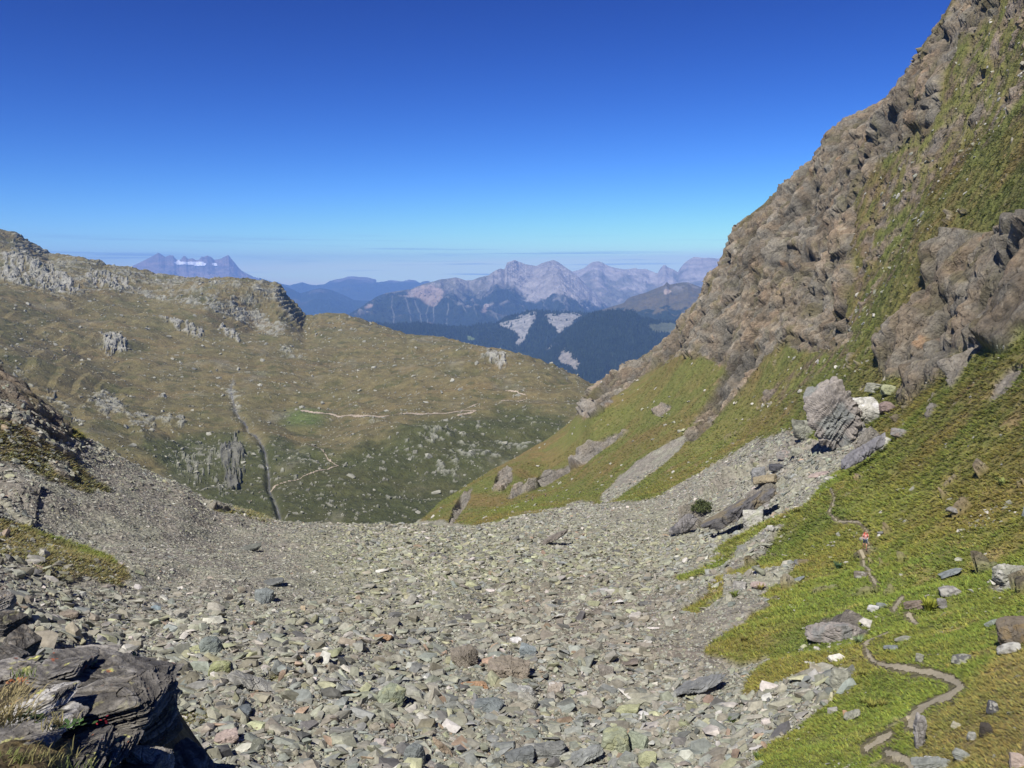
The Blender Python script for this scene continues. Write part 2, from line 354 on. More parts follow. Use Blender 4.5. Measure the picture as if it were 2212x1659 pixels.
# ---- regions
M_scree = poly_mask([[(-190, 900), (0, 1190), (150, 1215), (260, 1250), (240, 1200), (60, 1130), (-150, 1090), (-150, 850), (0, 860), (130, 950), (180, 940), (300, 1005), (400, 1045), (470, 1082), (620, 1120), (950, 1125),
                      (1040, 1140), (1130, 1112), (1250, 1085), (1330, 1090), (1420, 1072), (1500, 1030), (1600, 965), (1700, 925), (1770, 955), (1860, 925), (1900, 940), (1830, 1010), (1790, 1040), (1740, 1090),
                      (1620, 1150), (1560, 1190), (1440, 1255), (1480, 1262), (1559, 1215), (1648, 1168), (1720, 1136), (1700, 1160), (1600, 1225), (1540, 1270), (1440, 1330), (1500, 1330), (1600, 1283), (1690, 1300), (1600, 1345), (1550, 1370),
                      (1500, 1420), (1600, 1420), (1690, 1400), (1640, 1450), (1600, 1480), (1590, 1560), (1610, 1600), (1640, 1700), (1650, 2000), (-200, 2000)]], 14)
M_scree2 = poly_mask([zl(z5, [(0, 540), (230, 400), (420, 300), (380, 350), (200, 480), (0, 600)]), zl(z5, [(0, 640), (180, 620), (450, 500), (400, 560), (200, 700), (0, 700)]),
                      zl(z5, [(0, 1240), (200, 1230), (450, 1150), (640, 1120), (740, 1130), (700, 1230), (600, 1250), (400, 1380), (200, 1480), (0, 1500)]),
                      zl(z5, [(1460, 600), (1560, 530), (1700, 540), (1700, 600), (1560, 620)]), [(1360, 1010), (1290, 1085), (1330, 1080), (1440, 1000), (1500, 930), (1440, 960)],
                      [(1600, 1600), (1700, 1540), (1830, 1450), (1800, 1500), (1680, 1590), (1620, 1640)]], 8)
M_rockR = poly_mask([[(1235, 905), (1262, 870), (1282, 830), (1300, 810), (1370, 760), (1440, 725), (1470, 700), (1480, 680), (1520, 640), (1530, 590), (1560, 550), (1580, 500), (1600, 470), (1650, 430), (1700, 380), (1760, 330),
                      (1790, 280), (1860, 230), (1930, 185), (1985, 120), (1990, 90), (2030, 40), (2055, -20), (2100, -100), (2170, -100), (2150, 20), (2070, 90), (2040, 160), (2030, 250), (1960, 310), (1900, 350),
                      (1850, 420), (1840, 520), (1850, 600), (1820, 680), (1845, 725), (1800, 752), (1730, 760), (1690, 740), (1640, 790), (1600, 850), (1540, 910), (1491, 965), (1478, 945), (1530, 860), (1570, 790), (1520, 770),
                      (1470, 762), (1440, 775), (1380, 815), (1330, 850), (1300, 870), (1280, 900)]], 10)
M_crag = poly_mask([zl(z4, [(1650, 100), (1620, 240), (1600, 350), (1540, 470), (1400, 580), (1290, 700), (1270, 800), (1290, 900), (1240, 950), (1290, 970), (1470, 880), (1480, 960), (1420, 1050), (1350, 1060), (1400, 1120), (1520, 1040),
                            (1740, 860), (1760, 780), (1950, 700), (2000, 790), (2140, 730), (2206, 620), (2500, 600), (2500, -200), (2150, -60), (1950, 0), (1800, -20)])], 13)
M_small = poly_mask([zl(z4, [(1720, 960), (1760, 850), (1830, 770), (1930, 700), (1950, 740), (1850, 860), (1800, 950), (1720, 1040)]), zl(z4, [(1970, 1120), (2030, 960), (2110, 880), (2206, 840), (2206, 900), (2120, 1040), (2020, 1120)]),
                     zl(z4, [(1050, 1550), (1100, 1440), (1230, 1330), (1340, 1350), (1230, 1440)]), zl(z4, [(1580, 1220), (1620, 1130), (1660, 1120), (1620, 1220), (1590, 1240)]),
                     zl(z2, [(730, 1570), (760, 1460), (820, 1390), (860, 1350), (850, 1420), (800, 1500), (740, 1590)]), zl(z2, [(960, 1400), (1000, 1280), (1050, 1245), (1080, 1260), (1080, 1320), (1020, 1400)]),
                     zl(z2, [(1160, 1360), (1230, 1300), (1360, 1250), (1340, 1290), (1200, 1370)]), zl(z2, [(1430, 1180), (1600, 1080), (1750, 1040), (1600, 1130), (1460, 1240), (1180, 1390), (1000, 1440), (1170, 1350), (1380, 1240)]),
                     zl(z2, [(1430, 960), (1490, 880), (1530, 870), (1500, 950), (1560, 900), (1640, 870), (1560, 960), (1500, 985)]), zl(z2, [(1840, 960), (1900, 900), (1950, 920), (1880, 980)]),
                     zl(z5, [(480, 930), (510, 870), (560, 825), (700, 810), (800, 800), (760, 870), (830, 880), (800, 915), (700, 915), (600, 900)]),
                     zl(z5, [(0, 290), (60, 230), (200, 160), (300, 90), (320, 100), (260, 180), (130, 240), (20, 310)]), [(1465, 1150), (1480, 1110), (1510, 1090), (1530, 1100), (1525, 1130), (1500, 1155)],
                     [(1860, 968), (1900, 935), (1905, 950), (1850, 1010), (1832, 1014)]], 3)
M_leftrock = poly_mask([[(-100, 760), (0, 795), (60, 840), (110, 885), (150, 925), (170, 960), (150, 985), (110, 960), (60, 920), (20, 905), (-100, 900)], [(-50, 985), (0, 1000), (40, 1020), (75, 1060), (85, 1120), (70, 1135), (40, 1100), (0, 1070)],
                        [(100, 985), (140, 1000), (160, 1040), (120, 1020)], [(430, 1070), (480, 1085), (500, 1100), (460, 1098)]], 5)
M_brownL = poly_mask([[(-100, 800), (0, 830), (130, 920), (170, 1000), (260, 1070), (190, 1068), (90, 1030), (40, 990), (-50, 980)], [(-80, 1110), (0, 1125), (80, 1150), (160, 1180), (260, 1230), (300, 1262), (200, 1250), (100, 1225), (0, 1195), (-100, 1180)],
                      [(420, 1065), (500, 1092), (620, 1126), (560, 1128), (470, 1100)], zl(z6, [(1000, 1380), (1100, 1330), (1200, 1380), (1130, 1440), (1020, 1440)]), zl(z6, [(1440, 1220), (1560, 1160), (1600, 1230), (1500, 1280)])], 9)
M_brightG = poly_mask([zl(z4, [(1600, 260), (1450, 420), (1230, 520), (900, 780), (700, 1000), (300, 1280), (0, 1480), (0, 1400), (300, 1150), (600, 930), (860, 760), (1200, 480), (1500, 330)]), zl(z5, [(500, 1600), (700, 1500), (1050, 1350), (1300, 1180), (1150, 1130), (1000, 1170), (900, 1300), (700, 1450)]),
                       zl(z2, [(2100, 640), (1700, 900), (1300, 1180), (1350, 1200), (1750, 960), (2150, 720)]), zl(z5, [(650, 250), (850, 120), (1100, 60), (1250, 100), (1000, 200), (820, 280)]),
                       [(1940, 300), (2100, 180), (2212, 90), (2212, 170), (2100, 300), (1980, 400)]], 22)
M_brownR = poly_mask([zl(z5, [(1687, 860), (1550, 900), (1530, 1050), (1400, 1200), (1250, 1290), (1120, 1400), (1100, 1560), (1050, 1700), (1800, 1700), (1800, 860)])], 14)
M_patchy = poly_mask([[(1840, 760), (1900, 640), (1960, 560), (2020, 400), (2212, 250), (2300, 200), (2300, -100), (2150, -50), (2070, 90), (2030, 250), (1900, 350), (1840, 450), (1850, 600), (1800, 700), (1760, 770), (1650, 850), (1600, 900), (1680, 880)],
                      [(1500, 1060), (1700, 930), (1800, 890), (1900, 940), (1840, 1000), (1700, 1100)]], 18)
M_dark = poly_mask([[(1490, 1250), (1640, 1180), (1720, 1140), (1800, 1080), (1850, 1120), (1700, 1190)], [(1650, 1420), (1700, 1360), (1850, 1330), (1840, 1400)], [(1700, 900), (1760, 840), (1850, 800), (1800, 880)]], 18)
M_lichen = poly_mask([[(700, 1150), (1000, 1150), (1250, 1170), (1400, 1140), (1560, 1170), (1480, 1240), (1250, 1250), (1050, 1290), (800, 1290), (650, 1230)]], 50)
M_brownS = poly_mask([[(1080, 1260), (1300, 1240), (1480, 1300), (1560, 1420), (1400, 1480), (1200, 1400), (1050, 1380)]], 40)
M_pale = poly_mask([zl(z5, [(120, 290), (140, 230), (190, 225), (215, 250), (200, 300)])], 3)

X, Y, Z = N.X, N.Y, N.Z
R_ = N.R
lod = np.clip(R_ / 120, .15, 3)
# fall-line streaks: coordinates stretched down the right-hand slope
Dn = np.array([-.80, -.10, -.59]); Dn /= np.linalg.norm(Dn)
Sd = np.cross(Dn, [0, 0, 1.]); Sd /= np.linalg.norm(Sd); Up = np.cross(Sd, Dn)
ca = X * Dn[0] + Y * Dn[1] + Z * Dn[2]; cb = X * Sd[0] + Y * Sd[1]; cc = X * Up[0] + Y * Up[1] + Z * Up[2]
streak = fbm(ca / 26, cb / 5.5, cc / 5.5, 4, .6)
streak2 = fbm(ca / 7 + 50, cb / 1.6, cc / 1.6, 3, .6)
wx = fbm(X / 14, Y / 14, Z / 14, 3) ; wy = fbm(X / 14 + 90, Y / 14, Z / 14, 3)
wa = 26 * np.clip(90 / R_, .2, 1.6)
qx = N.vx + wx * wa; qy = N.vy + wy * wa
right = sstep(1350, 1650, N.vx)
S = samp(M_scree, qx, qy)
S = sstep(.42, .58, S + .28 * streak * right + .13 * streak2)
S = np.maximum(S, sstep(.38, .55, samp(M_scree2, qx, qy) + .25 * streak2))
veg = fbm(ca / 30 + 33, cb / 7, cc / 7, 4, .6)
K = samp(M_rockR, qx, qy); K = sstep(.40, .60, K + .55 * streak + .2 * streak2 - 1.1 * sstep(.02, .34, veg) * sstep(.98, .75, K))
K = K * (1 - .85 * sstep(.16, .36, veg + .15 * streak2))
bi = sstep(.5, .75, samp(M_patchy, N.vx, N.vy) * .40 + .55 * (streak + .45 * streak2 + .15) + .06)
K = np.maximum(K, bi * .9)
sm = sstep(.35, .65, samp(M_small, N.vx + 6 * wx, N.vy + 6 * wy))
crag = sstep(.22, .75, samp(M_crag, N.vx + 10 * wx + 5 * streak2, N.vy + 10 * wy))
lrk = sstep(.3, .7, samp(M_leftrock, N.vx + 8 * wx, N.vy + 8 * wy))
scatter = sstep(.36, .44, fbm(ca / 3.2 + 9, cb / 1.3, cc / 1.3, 2)) * sstep(-.2, .15, streak) * (1 - sstep(1400, 1500, N.vy) * .3)     # small outcrops in the grass
K = np.maximum.reduce([K, sm, crag, lrk, scatter * .85 * (1 - samp(M_brightG, N.vx, N.vy)) * right]); K = K * np.where(N.vy > 1080, np.maximum.reduce([sm, lrk, scatter]), 1)
S = S * (1 - np.maximum(crag, sm))
S = np.where((N.R < 22), 0, S)
brn = sstep(.35, .75, samp(M_brownL, qx, qy) + .4 * wx + .5 * fbm(X / 2, Y / 2, Z / 2, 2))
S = S * (1 - brn * (1 - lrk)); G = (1 - S) * (1 - K)
N.S, N.K, N.G = S, K, G

PATHS = [zl(z5, [(610, 95), (632, 150), (626, 190), (600, 235), (640, 272), (700, 285), (770, 295), (812, 335), (800, 370), (822, 410), (812, 440), (785, 480), (785, 505), (815, 540), (830, 580), (850, 608)]),
         zl(z5, [(1005, 700), (958, 768)]), zl(z5, [(1040, 790), (1085, 838)]), zl(z5, [(925, 903), (885, 922), (840, 950), (815, 1000), (832, 1060), (872, 1103), (950, 1130), (1050, 1140), (1180, 1140), (1270, 1172), (1352, 1222), (1280, 1280), (1180, 1320), (1100, 1372), (1068, 1412), (1078, 1450)]),
         zl(z5, [(960, 1500), (900, 1528), (825, 1585)]), zl(z5, [(940, 1600), (1040, 1640), (1100, 1680)])]
pd = np.full(X.shape, 1e9); near_ = N.vis | True
for L in PATHS: pd = np.minimum(pd, dist_line(L, N.vx, N.vy))
pd = pd * N.R / (FPX * VS); pd = np.where((N.R > 20) & (N.R < 160), pd, 9)      # metres across
pd0 = pd.copy()
# ---- relief
N0 = N.normals(N.P0)
def rock_relief(X, Y, Z, ca, cb, cc, R_):
    big = ridged(ca / 60, cb / 22, cc / 22, o=3) - .62
    med = ridged(ca / 13, cb / 8, cc / 8, o=4, g=.55) - .62
    return big, med
Bd = Sd * .92 + Up * .38; Bd /= np.linalg.norm(Bd)
w1 = fbm(X / 17 + 3, Y / 17, Z / 17, 4); w2 = fbm(X / 17, Y / 17 + 50, Z / 17, 4)
ax, bx, cx = ca + 7 * w1, cb + 5 * w2, cc + 4 * w1
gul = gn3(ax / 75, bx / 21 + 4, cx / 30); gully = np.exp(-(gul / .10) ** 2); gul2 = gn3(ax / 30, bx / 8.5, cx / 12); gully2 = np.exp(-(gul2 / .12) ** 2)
big = fbm(ax / 48, bx / 24, cx / 24, 5, .52)
bt = (X * Bd[0] + Y * Bd[1] + Z * Bd[2]) / 3.6 + 1.9 * fbm(X / 15 + 9, Y / 15, Z / 15, 3)
fr = bt - np.floor(bt); led = np.minimum(fr / .8, (1 - fr) / .2); bt2 = bt * 3.1 + .8 * w2; f2_ = bt2 - np.floor(bt2); led2 = np.minimum(f2_ / .75, (1 - f2_) / .25)
ledm = sstep(-.25, .3, fbm(X / 20 + 77, Y / 20, Z / 20, 3))
# level breaks across the beds
ht = (Z + 2.0 * w1) / 5.5 + .6 * w2; fh = ht - np.floor(ht); step_ = np.minimum(fh / .3, (1 - fh) / .7)
sel = (K > .03) & (N.R > 20) & (N.R < 560)
c2 = np.zeros_like(X); c3 = np.zeros_like(X); cr = np.zeros_like(X)
xs, ys, zs = ax[sel], bx[sel], cx[sel]
a_, b_, p_ = worley(xs / 20, ys / 6.5, zs / 6.5); cr[sel] = np.exp(-b_ * 13); c2[sel] = a_ - .5
a_, b_, p_ = worley(xs / 6.5 + 7, ys / 2.4, zs / 2.4); c3[sel] = (a_ - .5) - .6 * np.exp(-b_ * 9)
amp = np.clip(R_ / 260, .3, 1.0)
rough = fbm(X / 4.6, Y / 4.6, Z / 4.6, 4, .55)
disp = K * (amp * (11 * big - 5.0 * gully - 2.2 * gully2 + 1.5 * (led - .5) * ledm + .9 * (step_ - .5) + 2.4 * c2 - 1.3 * cr) + np.clip(amp * 1.5, .4, 1) * (.45 * (led2 - .5) * ledm + (.9 * c3 + .65 * rough) * (.35 + .9 * sstep(-.3, .4, fbm(X / 28 + 5, Y / 28 + 5, Z / 28, 3)))))
disp = disp + crag * 3.2 + sm * np.clip(R_ / 150, .25, 1.6) * .8 + lrk * .8 + K * .6 * (1 - crag)
disp = disp * (1 - .6 * sstep(70, 35, R_) * K) * (1 - .55 * lrk)
disp += 1.1 * fbm(ca / 22, cb / 9, cc / 9, 3) * (1 - K) * right + .8 * fbm(X / 30, Y / 30, Z / 30, 2) * sstep(30, 60, R_) * (1 - K)
disp += sstep(.3, .9, pd0) * G * (.28 * np.clip(R_ / 100, .3, 2) * fbm(ca / 3.5, cb / 1.6, cc / 1.6, 3))
disp += (S + brn * .3) * (1.5 * fbm(X / 12, Y / 12, o=3) * sstep(30, 60, R_) + .25 * fbm(X / 2.2, Y / 2.2, o=3) + .35 * fbm(X / 4, Y / 4 + 40, o=2))
lat = N0.copy(); hor = np.clip(K, 0, 1)[..., None]
N.P = N.P0 + N0 * disp[..., None]
# sideways break-up so that cliffs overhang a little
ov = K * amp
N.P[..., 0] += ov * .8 * fbm(X / 5, Y / 5, Z / 5, 3) * .8; N.P[..., 2] += ov * .6 * fbm(X / 4 + 31, Y / 4, Z / 4, 3)
# crest pull-down: take the average lift of the relief off so that the traced crest stays true
N.finish()
if True:
    for crest, rs, wdt in ((LC, LCr, 30), (RC, RCr, 45)):
        c = np.array(crest, float); th, e = ray(c[:, 0], c[:, 1]); te = np.interp(N.th, th, e); ok = (N.th >= th[0]) & (N.th <= th[-1])
        lc = np.log(np.interp(N.th, th, np.array(rs, float))); win = np.exp(-((N.lr[:, None] - lc[None]) / .3) ** 2)
        m = np.where(win > .05, N.Ef, -9).max(0); d = np.where(ok, te - m, 0)
        k_ = int(wdt * Q); d = np.convolve(np.pad(d, k_, mode='edge'), np.ones(2 * k_ + 1) / (2 * k_ + 1), 'valid')
        N.P[..., 2] += (d[None] * win) * N.R
    N.finish()
print('near relief', round(time.time() - T0, 1))

# ---- albedo
n1 = fbm(X / 6, Y / 6, Z / 6, 4); n2 = fbm(X / 1.3, Y / 1.3, Z / 1.3, 3, .6); n3 = fbm(X / 25 + 5, Y / 25, Z / 25, 3)
gcol = mix((.095, .115, .022), (.125, .105, .028), sstep(-.35, .45, n3 + .6 * streak + .3 * n2))
gcol = mix(gcol, (.085, .10, .020), sstep(.1, .5, n1) * .7)
gcol = mix(gcol, (.155, .115, .045), sstep(.15, .55, streak2 + .4 * n1) * .65)
gcol = mix(gcol, (.125, .145, .028), samp(M_brightG, qx, qy) * .7)
gcol = mix(gcol, (.098, .092, .036), sstep(.25, .75, samp(M_rockR, N.vx + 3 * wx, N.vy)) * .8)
gcol = mix(gcol, (.052, .075, .016), samp(M_dark, qx, qy) * .7)
gcol = mix(gcol, (.105, .085, .040), sstep(.4, .6, samp(M_patchy, N.vx, N.vy)) * sstep(-.2, .3, n1 + streak) * .8)
gcol = mix(gcol, (.15, .105, .045), samp(M_brownR, qx, qy) * (.55 + .4 * n1))
gcol = mix(gcol, (.125, .105, .048), brn * (.6 + .35 * n2))
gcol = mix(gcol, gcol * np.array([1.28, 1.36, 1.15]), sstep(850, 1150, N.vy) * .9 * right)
gcol = gcol * (1 + .25 * np.clip(n2, -.6, .8) + .20 * streak2)[..., None]
st = fbm(ca / 9 + 40, cb / 1.2, cc / 1.2, 4, .6)
kc = mix((.215, .180, .14), (.20, .19, .17), sstep(-.25, .25, n1 + .5 * n3))
kc = mix(kc, (.30, .225, .16), sstep(.05, .4, fbm(X / 16 + 70, Y / 16, Z / 16, 4)) * .7)
kc = mix(kc, (.10, .10, .10), sstep(.12, .42, st) * .5)
kc = mix(kc, (.36, .335, .29), sstep(.12, .5, st * -1 + .4 * n2) * .6)
kc = mix(kc, (.37, .22, .12), sstep(.38, .52, fbm(X / 4.5 + 20, Y / 4.5, Z / 4.5, 3)) * .55)
kc = mix(kc, (.115, .108, .05), sstep(.04, .34, fbm(ax / 14 + 3, bx / 5, cx / 5, 4) + .25 * n2 + .25 * (gully2 - .3)) * .6)
kc = mix(kc, (.085, .082, .075), np.clip(gully * .55 + gully2 * .40 + cr * .30, 0, .7))  # gullies and cracks darkened, crevice shade put into the rock colour
kc = kc * np.array([1.16, 1.11, .98]) * (1 + .45 * c2 + .5 * n2 + .3 * c3 + .3 * rough)[..., None]
kc = mix(kc, (.33, .31, .27), sm * .45)
scol = mix((.235, .215, .175), (.27, .265, .20), sstep(-.2, .35, n1 + .4 * n3))
scol = mix(scol, (.27, .275, .17), samp(M_lichen, N.vx, N.vy) * .6)
scol = mix(scol, (.19, .155, .125), samp(M_brownS, N.vx, N.vy) * .5)
sp = fbm(X / .7, Y / .7, Z / .7, 2) * 1.4
scol = scol * (1 + .5 * sp + .35 * n2)[..., None]
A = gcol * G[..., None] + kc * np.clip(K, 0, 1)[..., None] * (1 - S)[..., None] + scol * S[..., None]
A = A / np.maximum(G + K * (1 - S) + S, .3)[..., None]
N.A = A; N.n1 = n1; N.wx = wx
pd = pd + .16 * fbm(X / .5, Y / .5, Z / .5, 3) + .10 * fbm(X / 1.7, Y / 1.7, o=2)
gA = 1 + .50 * G; A = A * gA[..., None] * (1 + G[..., None] * (np.array([.93, .84, 1.22]) - 1))
A = mix(A, (.15, .125, .08), sstep(.50, .22, pd) * .8); N.pd = pd
mat_near = surf_mat('mountain_ground', scale=3.0, bump=.9, var=.28, dist=.25, vor=1.6, scale2=2.2)
F = N.faces()
Kf = (K * (1 - S)).ravel(); fm_ = (Kf[F].mean(1) > .5).astype(np.int32)
_m = Matrix([[Dn[i], Sd[i], Up[i]] for i in range(3)])
mat_cliff = cliff_mat('cliff_rock', .40, 1.2, (3.4, 1, 1), tuple(_m.to_euler()))
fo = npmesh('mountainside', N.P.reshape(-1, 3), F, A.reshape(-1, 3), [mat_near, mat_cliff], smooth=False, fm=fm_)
tag(fo, 'steep rocky mountainside with grass gullies around the scree basin', 'mountainside', kind='structure')
ribbon(N, pd < .15, .03, 'path', (.33, .29, .20), surf_mat('trodden_earth', scale=9, bump=.35, var=.22, dist=.03), 'narrow trodden dirt footpath winding down the grass slope', 'path')
print('near built', round(time.time() - T0, 1), len(F))

# ================================================================== middle ground: the brown alpine plateau
MC = [(-160, 470), (-60, 500), (0, 495), (30, 500), (70, 525), (105, 545), (160, 553), (200, 560), (240, 572), (290, 578), (340, 590), (400, 598), (460, 600), (500, 598), (560, 604), (598, 611), (612, 630), (640, 665), (658, 684),
      (700, 676), (740, 677), (790, 692), (850, 712), (880, 722), (960, 728), (1020, 745), (1090, 755), (1150, 770), (1200, 790), (1250, 815), (1290, 835), (1400, 900), (1500, 960)]
MCr = [2700, 2650, 2600, 2550, 2480, 2400, 2370, 2350, 2320, 2300, 2280, 2250, 2200, 2150, 2100, 2050, 2040, 2010, 1980, 1950, 1960, 1900, 1800, 1720, 1680, 1600, 1500, 1400, 1330, 1260, 1200, 1100, 1000]
mc = [(200, 700, 1650), (0, 700, 1500), (400, 700, 1700), (600, 720, 1700), (0, 850, 1050), (150, 900, 980), (300, 850, 1180), (500, 820, 1280), (800, 800, 1320), (700, 740, 1640), (1000, 860, 1060), (1100, 880, 1000),
      (650, 900, 1060), (900, 900, 960), (500, 960, 900), (700, 980, 850), (870, 935, 870), (600, 1100, 660), (900, 1120, 650), (800, 1050, 720), (1000, 1000, 790), (1150, 950, 860), (350, 1030, 760), (200, 950, 850), (480, 1070, 700),
      (1250, 880, 1000), (640, 1000, 790), (400, 780, 1420), (1150, 820, 1150), (300, 640, 1950), (100, 620, 1900), (500, 640, 1900), (560, 700, 1850), (-150, 700, 1400), (-150, 900, 950), (-150, 560, 2200), (900, 760, 1480), (400, 900, 1050), (1350, 950, 900), (100, 800, 1200),
      (580, 1000, 800), (560, 940, 930), (590, 650, 1930), (615, 668, 1900), (600, 695, 1820), (540, 640, 1930), (635, 690, 1860)]
for (x, y), r in zip(MC, MCr): mc.append((x, y, r))
for x, y, r in [(-150, 1300, 450), (300, 1300, 450), (800, 1300, 450), (1300, 1250, 500), (-100, 600, 3300), (200, 680, 3200), (500, 720, 3100), (640, 800, 2700), (900, 850, 2500), (1150, 900, 2000), (1350, 1000, 1700), (-100, 800, 4200), (500, 850, 4200), (1100, 950, 4200)]:
    mc.append((x, y, r))
M = Terrain(mc, [-37, 1250, 22], [430, 1150, 4300])
for _ in range(4): M.fit_crest(MC, MCr, .14, sm=9)
M.build()
X, Y, Z = M.X, M.Y, M.Z
# knolls and hollows
wx = fbm(X / 160, Y / 160, o=3); wy = fbm(X / 160 + 60, Y / 160, o=3)
M_band = poly_mask([[(-160, 450), (0, 480), (70, 510), (105, 530), (290, 565), (460, 590), (600, 600), (660, 690), (640, 700), (560, 670), (440, 650), (300, 640), (230, 640), (140, 655), (60, 625), (-160, 600)]], 8)
M_cliff = poly_mask([zl(z1, [(480, 300), (560, 290), (760, 330), (790, 400), (700, 415), (560, 390), (480, 340)]), zl(z1, [(930, 560), (1050, 580), (1180, 640), (1190, 720), (1100, 690), (1050, 660), (950, 600)]),
                     zl(z1, [(1260, 610), (1340, 600), (1420, 690), (1410, 760), (1330, 700)]), zl(z1, [(580, 660), (700, 680), (760, 760), (650, 770), (580, 710)]),
                     zl(z2, [(900, 660), (960, 625), (1040, 650), (1090, 700), (1020, 700), (940, 680)]), zl(z1, [(0, 180), (300, 270), (480, 380), (440, 440), (300, 420), (0, 340)])], 5)
M_crack = poly_mask([zl(z1, [(1290, 1370), (1350, 1330), (1385, 1230), (1470, 1380), (1470, 1500), (1400, 1580), (1320, 1560)]),
                     zl(z1, [(370, 1130), (440, 1160), (460, 1220), (400, 1210)]), zl(z1, [(250, 940), (300, 960), (330, 1060), (280, 1050)])], 6)
M_strk = poly_mask([zl(z1, [(960, 1380), (1100, 1340), (1240, 1330), (1320, 1380), (1330, 1560), (1400, 1600), (1380, 1720), (1100, 1560)])], 10)
M_green = poly_mask([zl(z1, [(780, 1330), (1000, 1290), (1380, 1260), (1500, 1400), (1660, 1300), (1750, 1370), (1990, 1460), (2300, 1330), (2300, 1900), (1400, 1900), (1000, 1480)]),
                     zl(z2, [(350, 1090), (560, 1010), (640, 1000), (800, 1010), (1040, 930), (1200, 940), (1400, 990), (1500, 1300), (900, 1700), (0, 1700), (0, 1290), (140, 1250), (300, 1150), (480, 1170)])], 16)
M_spots = poly_mask([zl(z2, [(480, 1090), (600, 1010), (800, 1030), (1100, 1040), (1250, 1100), (1150, 1250), (800, 1330), (600, 1330), (500, 1200)]), zl(z2, [(600, 1330), (760, 1350), (720, 1450), (600, 1420)]), zl(z1, [(1430, 1290), (1560, 1300), (1600, 1500), (1440, 1500)])], 18)
M_rubble = poly_mask([zl(z1, [(1560, 740), (1700, 740), (1900, 810), (1850, 830), (1650, 790)]), zl(z1, [(1130, 790), (1280, 780), (1300, 810), (1150, 815)]), zl(z1, [(550, 540), (800, 640), (900, 700), (860, 700), (560, 570)]),
                      zl(z1, [(50, 560), (300, 660), (700, 830), (680, 840), (250, 680), (60, 600)]), zl(z2, [(170, 470), (280, 460), (330, 490), (200, 500)]), zl(z1, [(1300, 940), (1420, 960), (1430, 1150), (1360, 1160), (1330, 1050)]),
                      zl(z2, [(150, 990), (500, 1000), (480, 1040), (200, 1030)]), zl(z1, [(440, 990), (720, 1000), (720, 1200), (560, 1180)]), zl(z1, [(700, 1130), (1100, 1180), (1100, 1260), (720, 1240)]), zl(z1, [(30, 800), (500, 1200), (520, 1260), (380, 1180), (60, 880)]),
                      zl(z1, [(850, 400), (1500, 500), (1760, 640), (1600, 690), (1300, 560), (800, 470)]), zl(z2, [(720, 600), (1000, 610), (1000, 640), (760, 620)])], 8)
M_lush = poly_mask([zl(z1, [(1650, 1140), (1890, 1140), (1890, 1200), (1700, 1210)])], 12)
pa = 16.0
px_, py_ = M.vx + pa * wx, M.vy + pa * .6 * wy
kn = fbm(X / 210, Y / 210, o=4, g=.5)
rockn = ridged(X / 60, Y / 60, Z / 40, o=5, g=.6); rf = fbm(X / 9, Y / 9, Z / 9, 3, .6); rm = fbm(X / 34 + 8, Y / 34, Z / 20, 4, .6)
band = samp(M_band, px_, py_); cl = sstep(.36, .68, samp(M_cliff, px_, py_) * .58 + .65 * fbm(M.vx / 9, M.vy / 12, o=4, g=.6) + .3 * rm + .3 * rf); ck = sstep(.50, .66, samp(M_crack, px_, py_) * .52 + .5 * fbm(M.vx / 7, M.vy / 24, o=4, g=.6) + .25 * rm + .12)
grn = sstep(.15, .85, samp(M_green, px_, py_) + .35 * wx + .3 * rm); spt = samp(M_spots, px_, py_); rb = samp(M_rubble, px_, py_)
rock = sstep(.55, .78, band * .60 + .45 * rm + .25 * rf)
rock = np.maximum.reduce([rock, cl, sstep(.44, .66, rb * .55 + .45 * rf + .3 * rm), sstep(.52, .7, spt * .5 + .5 * rf + .3 * rm), sstep(.42, .52, rf * .6 + rm * .45) * .8,
                          sstep(.44, .56, fbm(X / 5.5, Y / 5.5, o=2) + .3 * rm + .1 * grn) * .9])
rock = np.maximum(rock, sstep(.48, .66, samp(M_strk, px_, py_) * .5 + .6 * fbm(M.vx / 9, M.vy / 26, o=4, g=.6) + .25 * rf) * .75)
rock = rock * (1 - ck)
a_, b_, p_ = worley(X / 30 + wx, Y / 30 + wy, Z / 22)
tr_ = M.P0[..., 2] / 9 + 1.3 * fbm(X / 130, Y / 130 + 9, o=3); ft_ = tr_ - np.floor(tr_); ter = np.minimum(ft_ / .7, (1 - ft_) / .3)
disp = (17 * kn + 11 * fbm(X / 95 + 20, Y / 60, o=3) + 3.6 * (ter - .5)) * sstep(500, 900, M.R) + 2.4 * fbm(X / 45, Y / 45, o=4, g=.55)
disp += (band + .3 * cl) * (8 * (rockn - .62) + 2 * (a_ - .5) + 4 * rm) + cl * (1.2 + 1.6 * ridged(X / 14, Y / 14, Z / 40, o=3)) + ck * (3 + 11 * (ridged(X / 26, Y / 60, Z / 90, o=3) - .7))
disp += rock * (1.6 + 2.2 * rf)
disp += grn * (3.0 * fbm(X / 25 + 4, Y / 25, o=4, g=.6) - 1)
Nm = M.normals(M.P0)
